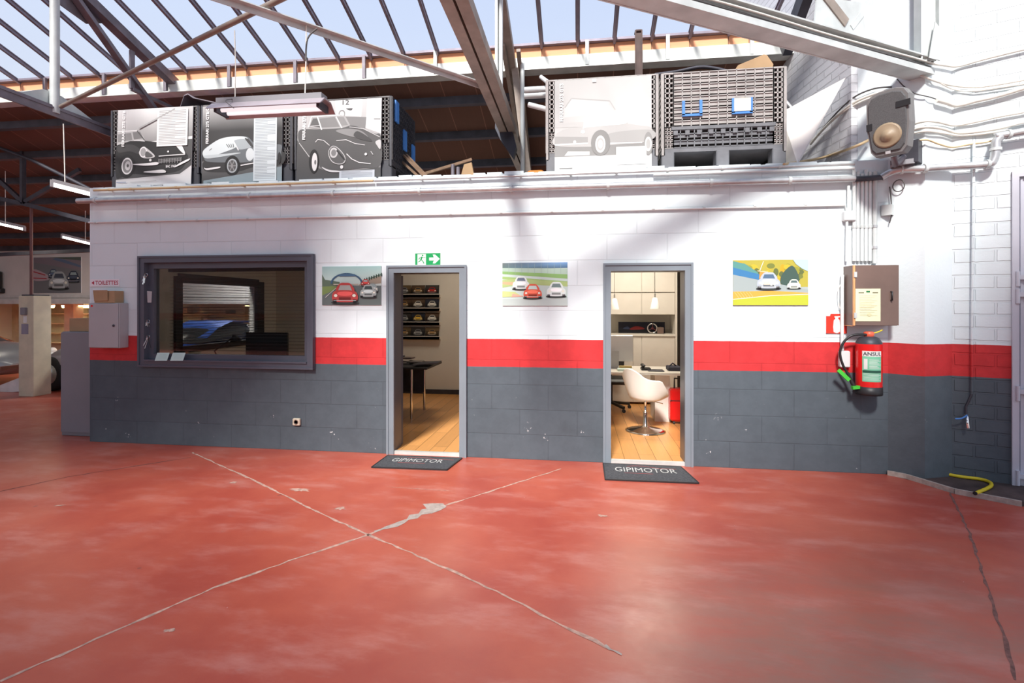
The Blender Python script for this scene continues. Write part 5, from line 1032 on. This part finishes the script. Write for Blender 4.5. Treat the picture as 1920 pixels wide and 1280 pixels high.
MB().bbox(-3.15, -2.62, 6.72, 7.2, .03, .60, .01).build('drawer_pedestal', M_DARKST, None, 'dark drawer pedestal under the work table', 'pedestal')
rnd = random.Random(5)
for i in range(5):
    x, y = -2.62+rnd.uniform(-.25, .3), 6.85+rnd.uniform(-.1, .25); x = min(x, -2.28); mb = MB(); mb.bbox(x-.11, x+.11, y-.08, y+.08, .757+.022*i, .777+.022*i, .004)
    mb.build('magazine', mat('magazine_%d' % i, rnd.choice([(.12, .08, .07), (.05, .05, .06), (.2, .17, .15)]), .5), None, 'magazine on the work table, %s of the stack' % ['lowest', 'second from the bottom', 'middle', 'second from the top', 'topmost'][i], 'magazine', 'magazines on the work table')
MB().prism([(-2.28, 6.62, .775), (-1.93, 6.72, .80), (-1.95, 6.98, .80), (-2.28, 7.0, .775)], (0, 0, .012)).build('folder', M_DARKST, None, 'dark folder jutting over the right end of the work table', 'folder')
vb = thing('glass_jar', (-2.42, 6.35, .03), 'small dark glass jar standing on the floor by the work table', 'jar')
MB().lathe([(.045, .03), (.05, .05), (.05, .15), (.03, .17), (.03, .19)], (-2.42, 6.45, 0)).build('body', M_DARKST, vb); MB().lathe([(.034, .19), (.034, .21), (.01, .212)], (-2.42, 6.45, 0)).build('lid', M_CHROME, vb)
# desk by the front window with monitor etc. (dark silhouettes behind the blind)
ds = thing('office_desk', (-4.0, 6.2, .03), 'dark desk behind the front window', 'desk')
MB().bbox(-4.9, -3.75, 5.85, 6.5, .72, .76, .006).build('desktop', M_DARKST, ds)
for x in (-4.85, -3.8): MB().box(x-.02, x+.02, 5.9, 6.45, .03, .72).build('leg', M_DARKST, ds)
mn = thing('desk_monitor', (-4.1, 6.15, .76), 'black monitor on the desk behind the front window', 'monitor')
MB().bbox(-4.42, -3.82, 6.13, 6.17, .88, 1.25, .008).build('screen', M_BLK, mn); MB().cyl((-4.12, 6.17, .765), (-4.12, 6.17, .95), .025).build('stand', M_BLK, mn); MB().lathe([(.12, .761), (.12, .77), (.03, .775)], (-4.12, 6.17, 0)).build('foot', M_BLK, mn)
lm_ = thing('desk_lamp', (-4.75, 6.1, .76), 'black articulated desk lamp at the left behind the blind', 'lamp')
MB().lathe([(.08, .761), (.08, .775), (.02, .78)], (-4.75, 6.1, 0)).build('base', M_BLK, lm_); MB().tube([(-4.75, 6.1, .77), (-4.85, 6.1, 1.0), (-4.55, 6.05, 1.18)], .010, 8).build('arm', M_BLK, lm_); MB().lathe([(.02, 0), (.07, -.09), (.06, -.09), (.018, -.01)], (-4.53, 6.05, 1.22), (-.3, 0, 1)).build('shade', M_BLK, lm_)
MB().lathe([(.0, .761), (.04, .762), (.045, .84), (.04, .84)], (-3.86, 6.0, 0)).build('mug', mat('red_blue_mug', (.25, .05, .10), .4), None, 'reddish mug on the desk behind the front window', 'mug')
# ------------------------------------------------------------------ ROOM 2
cf = 8.12
def unit(label, x0, x1, doors, z0, z1):
    r = thing('built_in_cabinet', ((x0+x1)/2, cf+.2, z0), label, 'cabinet', 'white built-in cabinets in the right room')
    MB().box(x0, x1, cf+.02, YB, z0, z1).build('body', M_CABI, r)
    n = len(doors)-1
    for i in range(n):
        d = MB().bbox(doors[i]+.004, doors[i+1]-.004, cf, cf+.019, z0+.004, z1-.004, .003).build('door', M_CABI, r)
    return r
def xa(px): return atY(px, 560, cf).x
L0, Mx, Rx = xa(1145)-.55, xa(1203), xa(1266)
unit('white cabinet low on the left at the back of the right room', L0, Mx, (L0, xa(1187), Mx), .06, 1.12); unit('white cabinet low on the right at the back of the right room', Mx, Rx, (Mx, Rx), .06, 1.12)
unit('white cabinet above the niche, left of the middle joint', L0, Mx, (L0, Mx), 1.46, 1.81); unit('white cabinet above the niche, right of the middle joint', Mx, Rx, (Mx, Rx), 1.46, 1.81)
unit('white cabinet in the highest row, left of the middle joint', L0, Mx, (L0, Mx), 1.815, 2.6); unit('white cabinet in the highest row, right of the middle joint', Mx, Rx, (Mx, xa(1227), Rx), 1.815, 2.6)
MB().box(L0, Rx, cf-.02, YB, 1.12, 1.15).build('countertop', M_CABI, None, 'white ledge top under the niche in the right room', 'countertop')
MB().box(Rx+.0, Rx+.03, cf-.01, YB, .03, 2.6).build('end_panel', M_CABI, None, 'white upright end panel closing the cabinets on the right', 'panel')
MB().box(Rx+.03, 2.53, cf+.2, cf+.24, .03, 2.6).build('dark_curtain', mat('dark_drape', (.06, .055, .055), .8), None, 'dark drape hanging right of the white cabinets', 'curtain')
a, b = atY(1160, 606, 8.3), atY(1248, 625, 8.3); p = Pic(Vector((a.x, 8.35, 1.155)), Vector((b.x-a.x, 0, 0)), Vector((0, .02, .18)), Vector((0, -1, .1)))
p.rect(0, 0, 1, 1, (34, 34, 46)); p.poly([(0, 0), (1, 0), (1, .4), (0, .3)], (26, 26, 34)); p.blob([(.25, .3), (.35, .6), (.5, .55), (.55, .35)], (130, 44, 44)); p.blob([(.1, .4), (.2, .6), (.24, .35)], (60, 70, 100)); p.blob([(.8, .2), (.9, .6), (.97, .3)], (90, 80, 76)); p.build('panorama_picture', None, .008, edge=(20, 20, 24), label='long dark panorama picture in the niche of the right room', cat='picture')
sw = thing('steering_wheel', tuple(atY(1223, 624, 8.25)), 'silver three-spoke steering wheel propped before the panorama', 'steering wheel'); c = Vector((atY(1223, 616, 8.25).x, 8.25, 1.155+.085))
MB().tube([c+Vector((math.cos(t)*.073, 0, math.sin(t)*.073)) for t in [2*PI*i/24 for i in range(25)]], .009, 8).build('rim', M_CHROME, sw)
for t in (PI/2, PI/2+2*PI/3, PI/2+4*PI/3): MB().beam(c, c+Vector((math.cos(t)*.07, 0, math.sin(t)*.07)), .012, .012, up=(0, 1, 0)).build('spoke', M_CHROME, sw)
MB().lathe([(.02, -.008), (.02, .008)], c, (0, 1, 0)).build('hub', M_CHROME, sw)
mb = MB(); a = atY(1238, 616, 8.27); mb.bbox(a.x-.05, a.x+.05, 8.24, 8.29, 1.151, 1.255, .004); mb.build('small_frame', M_BROWN, None, 'small brown framed item right of the silver steering wheel', 'frame')
for i, (x, z) in enumerate(((1228, 579), (1152, 580))):
    p_ = atY(x, z, 7.35); r = thing('pendant_lamp', tuple(p_), ['white cone pendant lamp in the middle of the right doorway view', 'white cone pendant lamp at the left edge of the right doorway'][i], 'lamp', 'pendant lamps in the right room')
    MB().lathe([(.068, 0), (.036, .15), (.012, .165), (.010, .155), (.034, .14), (.062, .0)], p_).build('shade', M_WHT, r); MB().cyl(p_+UP*.16, p_+UP*.22, .012).build('cap', M_CHROME, r); MB().tube([p_+UP*.2, Vector((p_.x, p_.y, 2.85))], .003, 6).build('cord', M_CABD, r)
# desk
dk = thing('office_desk', (.8, 7.1, .03), 'white office desk in the right room', 'desk'); zt_ = .725
MB().bbox(-.2, 2.0, 6.72, 7.42, zt_-.035, zt_, .004).build('desktop', M_CABI, dk); MB().box(atY(1227, 700, 7.0).x, atY(1252, 700, 7.0).x+.02, 6.95, 7.38, .03, zt_-.035).build('side_panel', M_CABI, dk); MB().box(-.15, -.12, 6.78, 7.38, .03, zt_-.035).build('side_panel', M_CABI, dk)
im = thing('desktop_computer', tuple(atY(1150, 690, 7.1)), 'silver all-in-one computer seen from behind on the white desk', 'computer')
xr = atY(1187, 640, 7.1).x; MB().bbox(xr-.58, xr, 7.09, 7.115, zt_+.10, zt_+.47, .01).build('screen', mat('brushed_silver', (.62, .61, .60), .4, .3, var=.03), im); MB().prism([(xr-.38, 7.05, zt_+.002), (xr-.2, 7.05, zt_+.002), (xr-.2, 7.02, zt_+.25), (xr-.38, 7.02, zt_+.25)], (0, .01, 0)).build('stand', M_LGREY, im); MB().box(xr-.39, xr-.19, 6.98, 7.16, zt_, zt_+.006).build('foot', M_LGREY, im)
a = atY(1210, 690, 6.95); tlp = thing('desk_telephone', (a.x, 6.98, zt_), 'black desk telephone behind the white tub chair', 'telephone')
MB().prism([(a.x-.05, 6.92, zt_), (a.x+.07, 6.92, zt_), (a.x+.07, 7.08, zt_+.07), (a.x-.05, 7.08, zt_+.07), (a.x-.05, 7.08, zt_)][:2]+[(a.x+.07, 7.08, zt_), (a.x-.05, 7.08, zt_)], UP*.03).build('base', M_BLK, tlp); MB().bbox(a.x-.05, a.x-.0, 6.93, 7.09, zt_+.045, zt_+.08, .012).build('handset', M_BLK, tlp); MB().box(a.x-.04, a.x-.01, 6.95, 7.07, zt_+.028, zt_+.046).build('cradle', M_BLK, tlp)
mb = MB(); a = atY(1228, 696, 6.85); mb.bbox(a.x-.09, a.x+.12, 6.82, 6.98, zt_, zt_+.014, .004); mb.build('notebook', M_DARKST, None, 'flat dark notebook on the white desk right of the telephone', 'notebook')
mb = MB(); a = atY(1262, 692, 6.95); mb.bbox(a.x-.07, a.x+.1, 6.9, 7.1, zt_, zt_+.06, .01); mb.tube([(a.x-.05, 6.95, zt_+.06), (a.x-.0, 6.98, zt_+.10), (a.x+.05, 7.0, zt_+.06)], .01, 8); mb.build('camera_bag', mat('navy_bag', (.03, .03, .05), .7), None, 'dark small bag at the right end of the white desk', 'bag')
mb = MB(); a = atY(1172, 694, 6.85); mb.bbox(a.x-.10, a.x+.10, 6.80, 6.92, zt_, zt_+.03, .004); mb.build('paper_stack', M_PAPER, None, 'stack of papers in front of the computer stand', 'papers')
mb = MB(); a = atY(1165, 690, 6.98); mb.bbox(a.x-.03, a.x+.14, 6.95, 6.985, zt_, zt_+.055, .004); mb.build('card_holder', mat('pink_yellow_cards', (.5, .35, .12), .6), None, 'row of coloured cards standing before the computer', 'cards')
# red suitcase
su_ = thing('suitcase', (1.33, 6.9, .03), 'red hard-shell suitcase under the right end of the white desk', 'suitcase')
x0s = atY(1257, 760, 6.8).x; MB().bbox(x0s, x0s+.32, 6.80, 7.0, .065, .50, .03).build('shell', M_REDGL, su_); MB().tube([(x0s+.07, 6.9, .5), (x0s+.07, 6.9, .63), (x0s+.25, 6.9, .63), (x0s+.25, 6.9, .5)], .012, 8).build('handle', M_BLK, su_); MB().box(x0s-.001, x0s+.321, 6.797, 6.81, .34, .352).build('zip', M_BLK, su_)
for x, y in ((x0s+.05, 6.83), (x0s+.27, 6.83), (x0s+.05, 6.97), (x0s+.27, 6.97)): MB().cyl((x-.01, y, .05), (x+.01, y, .05), .022, seg=12).box(x-.006, x+.006, y-.008, y+.008, .05, .075).build('wheel', M_BLK, su_)
# white tub chair
ccx, ccy = atY(1210, 800, 6.42).x, 6.42
ch = thing('tub_chair', (ccx, ccy, .03), 'white moulded tub chair on a chrome pedestal in the right doorway', 'chair')
fd = Vector((.80, .60, 0)); sd = Vector((-.60, .80, 0)); SH = .455
def shell(r0):
    rings = []; nA = 36
    for lev in range(9):
        t = lev/8; ring = []
        for k in range(nA):
            a = 2*PI*k/nA; c_ = math.cos(a)  # +1 front, -1 back
            back = max(0, -c_)**1.2; arm = max(0, 1-abs(c_+.05)*1.5)
            rim = .03+.34*back+.20*arm; 
            hw = .295; fl = .26 if c_ > 0 else .25
            rr = (.24+.76*t**.55) if t > 0 else .0
            p = fd*(c_*fl*rr)+sd*(math.sin(a)*hw*rr)
            z = rim*max(0, (t-.42)/.58)**1.15-.03*(1-t)
            p = p-fd*(.05*max(0, t-.4)*back)
            ring.append(Vector((ccx, ccy, SH+z+r0))+p*(1-.03*(r0 != 0)))
        rings.append(ring)
    return rings
mb = MB(); ou = shell(0); inn = shell(.012); mb.loft(ou, cap=False); mb.loft(inn, cap=False); mb.loft([ou[-1], inn[-1]], cap=False); mb.build('seat_shell', M_WHT, ch)
MB().lathe([(.245, .031), (.25, .036), (.20, .05), (.06, .075), (.03, .10), (.026, .26)], (ccx, ccy, 0), seg=36).build('base_plate', M_CHROME, ch); MB().lathe([(.026, .25), (.026, .27), (.017, .275), (.017, .43), (.05, .435), (.06, SH-.028)], (ccx, ccy, 0)).build('pedestal', M_CHROME, ch); MB().tube([(ccx, ccy, .415), Vector((ccx, ccy, .40))+fd*.1-sd*.06, Vector((ccx, ccy, .37))+fd*.2-sd*.1], .006, 8).build('lever', M_CHROME, ch)
# second white chair edge + black swivel chair
oc = thing('swivel_chair', (.52, 7.72, .03), 'black office swivel chair behind the white desk', 'chair')
X_, Y_ = .50, 7.70
MB().bbox(X_-.24, X_+.26, Y_-.23, Y_+.23, .43, .51, .03).build('seat', M_BLK, oc); MB().bbox(X_-.22, X_+.22, Y_+.2, Y_+.26, .6, 1.0, .03).build('backrest', M_BLK, oc); MB().cyl((X_, Y_, .12), (X_, Y_, .43), .03).build('column', M_DARKST, oc); MB().beam((X_, Y_+.2, .46), (X_, Y_+.25, .65), .06, .02).build('back_bar', M_BLK, oc)
for k in range(5):
    a = 2*PI*k/5+.3; e = Vector((X_+.3*math.cos(a), Y_+.3*math.sin(a), .10)); lg = MB().beam((X_, Y_, .14), e, .045, .035).build('leg', M_BLK, oc); MB().cyl(e+Vector((0, -.02, -.045)), e+Vector((0, .02, -.045)), .027, seg=12).build('caster', M_BLK, lg)
# ------------------------------------------------------------------ WORKSHOP AT LEFT
cp = thing('lift_post', tuple(atZ(50, 743, 0)), 'square cream post with a grey switch and notice at the far left', 'post')
a0 = atY(35, 743, 7.55).x; MB().bbox(a0, a0+.30, 7.55, 7.85, 0, 1.775, .006).build('column', M_CREAM, cp); b0 = atY(47, 580, 7.55)
MB().bbox(b0.x-.04, b0.x+.05, 7.50, 7.55, 1.44, 1.57, .006).build('switch', M_MGREY, cp); MB().box(a0+.06, a0+.2, 7.545, 7.55, 1.10, 1.28).build('notice', mat('lilac_notice', lin((150, 146, 160)), .6), cp); MB().box(a0+.10, a0+.17, 7.545, 7.55, 1.3, 1.43).build('tag_card', M_LW, cp)
MB().bbox(a0+.02, a0+.28, 7.58, 7.84, 1.775, 1.80, .004).build('cap', M_DARKST, cp)
pj = atY(48, 385, 7.6); MB().tube([(b0.x, 7.65, 1.80), (b0.x, 7.65, pj.z)], .022, 10).build('down_pipe', mat('red_brown_pipe', (.16, .06, .055), .5), None, 'thin red-brown pipe rising from the cream post to the dark truss', 'pipe')
# race picture on the garage wall
O, U, V, N = wallpic(63, 482, 152, 549, .01, GY); p = Pic(O, U, V, N); p.rect(0, 0, 1, 1, (118, 120, 122)); p.poly([(0, .86), (1, .62), (1, 1), (0, 1)], (128, 118, 124)); p.poly([(.4, .94), (1, .7), (1, .76), (.5, 1)], (96, 112, 134)); p.poly([(.3, 1), (1, .9), (1, 1)], (86, 96, 86)); p.blob([(0, .36), (0, .66), (.2, .58), (.34, .46), (.3, .36)], (180, 160, 165)); p.line([(0, .6), (.25, .5)], .03, (170, 60, 66)); p.line([(0, .42), (.28, .40)], .03, (170, 60, 66)); carfront(p, .84, .42, .26, (52, 62, 76)); carfront(p, .42, .52, .2, (70, 84, 104)); carfront(p, .54, .30, .40, (168, 176, 176), (74, 84, 96))
p.build('wall_picture', None, .02, label='large race picture of a white car on the far workshop wall', cat='picture')
a = atY(3, 525, GY); sk = thing('wall_speaker', tuple(a), 'black wall speaker cut by the left picture edge', 'speaker'); MB().bbox(a.x-.3, a.x+.06, GY-.22, GY-.02, 2.02, 2.5, .03).build('cabinet', M_BLK, sk); MB().bbox(a.x-.1, a.x+.12, GY-.12, GY, 1.92, 2.05, .02).build('bracket', M_BLK, sk)
sk.location.y = 0; sk.location.y = a.y
# deep bay: strip lights, column, shelf unit
for i, (x0, x1, lab) in enumerate(((66, 100, 'warm strip light in the deep bay, left one of the pair'), (118, 170, 'warm strip light in the deep bay, right one of the pair'))):
    p0, p1 = atY(x0, 576, 13.0), atY(x1, 576, 13.0); r = thing('strip_light', tuple(p0), lab, 'lamp', 'strip lights in the deep bay'); MB().box(p0.x, p1.x, 12.95, 13.05, p0.z+.02, 1.66).build('housing', M_LGREY, r); MB().box(p0.x, p1.x, 12.97, 13.03, p0.z-.015, p0.z+.02).build('diffuser', M_STRIPL, r)
for i, x in enumerate((-9.2, -8.35, -7.6)):
    r = thing('strip_light', (x, 13.2, 1.6), 'warm strip light in the deep bay, seen through the blinds, %s' % ['leftmost', 'middle one', 'rightmost'][i], 'lamp', 'strip lights seen through the blinds'); MB().box(x-.3, x+.3, 13.15, 13.25, 1.60, 1.66).build('housing', M_LGREY, r); MB().box(x-.3, x+.3, 13.17, 13.23, 1.57, 1.60).build('diffuser', M_STRIPL, r)
c_ = atY(120, 600, 12.4); MB().bbox(c_.x, c_.x+.30, 12.4, 12.7, 0, 1.66, .01).build('bay_column', M_CREAM, None, 'cream column in the deep bay behind the tall storage cabinet', 'column')
c_ = atY(480, 600, 13.4); rc = thing('bay_column', (c_.x, 13.5, 0), 'white column with red and yellow notices seen through the blinds', 'column'); MB().bbox(c_.x, c_.x+.36, 13.4, 13.7, 0, 1.66, .01).build('shaft', M_LW, rc); MB().box(c_.x+.02, c_.x+.34, 13.38, 13.4, .3, 1.2).build('red_panel', M_REDGL, rc); MB().box(c_.x+.05, c_.x+.3, 13.37, 13.38, 1.0, 1.12).build('yellow_panel', M_YEL, rc)
sh = thing('storage_shelves', (-9.6, 15.0, 0), 'cream shelf unit along the back of the deep bay', 'shelves')
for j in range(5): MB().box(-19, -5.9, 14.8, 15.18, .3+j*.33, .33+j*.33).build('shelf', M_CREAM, sh)
for k in range(9): MB().box(-18.5+k*1.55, -18.46+k*1.55, 14.8, 15.18, 0, 1.65).build('upright', M_CREAM, sh)
rnd = random.Random(8)
for k in range(14):
    x = -17+k*.8; j = rnd.randrange(1, 5); w_ = rnd.uniform(.15, .3)
    MB().bbox(x, x+w_, 14.82, 15.1, .33+j*.33-.33+.003, .33+j*.33-.33+.003+rnd.uniform(.12, .24), .006).build('shelf_box', rnd.choice([M_CARD, M_DARKST, M_REDGL, M_LGREY]), None, 'small box on the cream shelves of the deep bay', 'box', 'boxes on the deep bay shelves')
# cars
def lerp(a, b, t): return a+(b-a)*t
def car(name, label, loc, rz, col, L=4.0, Wd=1.62, wb=.31, roofc=None):
    r = thing(name, loc, label, 'car'); r.rotation_euler = (0, 0, rz)
    l0 = Vector(loc); keep = wloc
    M_body = mat('car_'+name+'_'+label[:6], col, .3, .3, var=.05)
    secs = [(-.50, .34, .50, .55), (-.47, .26, .66, .80), (-.40, .20, .80, .93), (-.28, .18, .88, 1.0), (-.12, .17, .86, .98), (.05, .17, .84, .97), (.20, .17, .85, 1.0), (.34, .19, .82, .98), (.43, .22, .70, .90), (.48, .28, .58, .70), (.50, .36, .48, .5)]
    rings = []
    for x, zb, zt, wv in secs:
        ring = []
        for k in range(20):
            a = 2*PI*k/20; cy, sz = math.cos(a), math.sin(a); cy = math.copysign(abs(cy)**.6, cy); sz = math.copysign(abs(sz)**.7, sz)
            ring.append(l0+Vector((x*L, cy*wv*Wd/2, (zb+zt)/2+sz*(zt-zb)/2)))
        rings.append(ring)
    mb = MB(); mb.loft(rings); b = mb.build('body', M_body, r)
    cs = [(-.34, .84, .86, .60), (-.24, .80, 1.08, .72), (-.10, .80, 1.20, .74), (.04, .80, 1.18, .74), (.16, .80, .92, .76), (.22, .80, .82, .7)]
    rings = [[l0+Vector((x*L, math.copysign(abs(math.cos(2*PI*k/16))**.6, math.cos(2*PI*k/16))*wv*Wd/2*(1-.18*max(0, math.sin(2*PI*k/16))), lerp(zb, zt, .5)+math.sin(2*PI*k/16)*(zt-zb)/2)) for k in range(16)] for x, zb, zt, wv in cs]
    mb = MB(); mb.loft(rings); mb.build('windows', mat('car_glass', (.03, .035, .04), .1), r)
    mb = MB(); rings = [[l0+Vector((x*L, y*Wd*.29, z+.012*(1-abs(y)))) for y in (-1, -.5, 0, .5, 1)] for x, z in ((-.30, .93), (-.22, 1.09), (-.10, 1.205), (.03, 1.19), (.06, 1.15))]; mb.loft(rings, cap=False, closed=False); mb.build('roof', roofc or M_body, r)
    for sx in (-wb, wb):
        for sy in (-1, 1):
            c = l0+Vector((sx*L, sy*(Wd/2-.09), .32)); w = MB().lathe([(.2, -.10), (.30, -.10), (.325, -.06), (.325, .06), (.30, .10), (.2, .10)], c, (0, 1, 0), 24).build('wheel', M_TYRE, r); MB().lathe([(.001, -.105), (.19, -.102), (.2, -.08), (.2, .08), (.19, .102), (.001, .105)], c, (0, 1, 0), 20).build('rim', M_GALV, w)
    for sy in (-1, 1): MB().sphere(l0+Vector((.455*L, sy*Wd*.33, .62)), .085, sc=(.6, 1, 1)).build('headlight', M_LW, r)
    for sx in (-.49, .495): MB().box(l0.x+sx*L-.04, l0.x+sx*L+.03, l0.y-Wd*.36, l0.y+Wd*.36, l0.z+.36, l0.z+.43).build('bumper', M_CHROME, r)
    return r
pA = atY(-45, 700, 8.7)
car('sports_car', 'silver sports car cut by the left picture edge', (pA.x-.75, 8.75, 0), 0, lin((138, 140, 146)), 4.1, roofc=M_REDGL)
pB = atY(82, 735, 8.5); car('sports_car', 'stripped pale grey car with dark wheel behind the cream post', (-8.98, 8.88, 0), PI, lin((168, 164, 170)), 2.5, wb=.34)
car('sports_car', 'blue car on a low lift, seen only through the blinds', (-6.72, 8.7, .12), PI/2, lin((50, 110, 215)), 3.3, Wd=1.55)
MB().box(-7.35, -6.05, 7.3, 10.1, .0, .12).build('car_lift', M_DARKST, None, 'low dark lift platform under the blue car', 'lift')
a = atZ(20, 735, 0); mb = MB(); mb.prism([atY(x, y, 7.9) for x, y in ((0, 722), (36, 708), (36, 734), (0, 736))], (0, .4, 0)); mb.build('floor_panel', M_LW, None, 'white panel lying on the floor under the silver sports car', 'panel')
# ------------------------------------------------------------------ LIGHT
w = bpy.data.worlds.new('sky'); S.world = w; w.use_nodes = True; nt = w.node_tree
bg = nt.nodes['Background']; tc = nt.nodes.new('ShaderNodeTexCoord'); sp = nt.nodes.new('ShaderNodeSeparateXYZ'); nt.links.new(tc.outputs['Generated'], sp.inputs[0])
rp = nt.nodes.new('ShaderNodeValToRGB'); rp.color_ramp.elements[0].position = .0; rp.color_ramp.elements[0].color = (.92, .93, .96, 1); rp.color_ramp.elements[1].position = .9; rp.color_ramp.elements[1].color = (.58, .72, 1.06, 1)
e = rp.color_ramp.elements.new(.45); e.color = (.76, .87, 1.1, 1)
nt.links.new(sp.outputs[2], rp.inputs[0]); nt.links.new(rp.outputs[0], bg.inputs[0]); bg.inputs[1].default_value = .9
sun = bpy.data.lights.new('sun', 'SUN'); sun.energy = 7.5; sun.angle = math.radians(9); sun.color = (1, .95, .88)
so_ = bpy.data.objects.new('sun', sun); COL.objects.link(so_); sd_ = Vector((.18, 1, -.90)).normalized(); so_.rotation_euler = sd_.to_track_quat('-Z', 'Y').to_euler(); so_.location = (-2, -8, 9)
def lamp(name, loc, power, col=(1, .9, .75), size=.3, typ='AREA', rot=(0, 0, 0)):
    l = bpy.data.lights.new(name, typ); l.energy = power; l.color = col
    if typ == 'AREA': l.size = size
    else: l.shadow_soft_size = size
    o = bpy.data.objects.new(name, l); COL.objects.link(o); o.location = loc; o.rotation_euler = rot; return o
lamp('room_fill_left', (-2.0, 7.3, 2.8), 18, size=.6)  # unseen fill added to brighten the left room
lamp('room_fill_right', (.9, 7.0, 2.8), 48, size=.6)  # added fill for the right room, apart from its pendants
lamp('garage_light_a', (-9, 8.5, 3.2), 14, size=.8); lamp('garage_light_b', (-12, 9.5, 3.0), 10, size=.8); lamp('garage_fill', (-7.6, 9.75, 2.95), 150, (1, .97, .93), .6, rot=(.5, 0, 0)); lamp('bay_light_far', (-15, 13.3, 1.6), 170, (1, .82, .52), 1.5); lamp('bay_light', (-9, 13.2, 1.6), 130, (1, .8, .5), 1.2)  # the tilted garage area lamp is an added, unseen fill for its wall
# ------------------------------------------------------------------ CAMERA
cd = bpy.data.cameras.new('camera'); cd.sensor_width = 36; cd.lens = F/1920*36; cd.shift_y = -(640-HZ)/1920; cd.clip_start = .05
co = bpy.data.objects.new('camera', cd); COL.objects.link(co); co.location = CAM; co.rotation_euler = (PI/2, 0, TH); S.camera = co
S.view_settings.view_transform = 'Standard'; S.view_settings.look = 'None'; S.view_settings.exposure = 0.0
S.cycles.max_bounces = 8
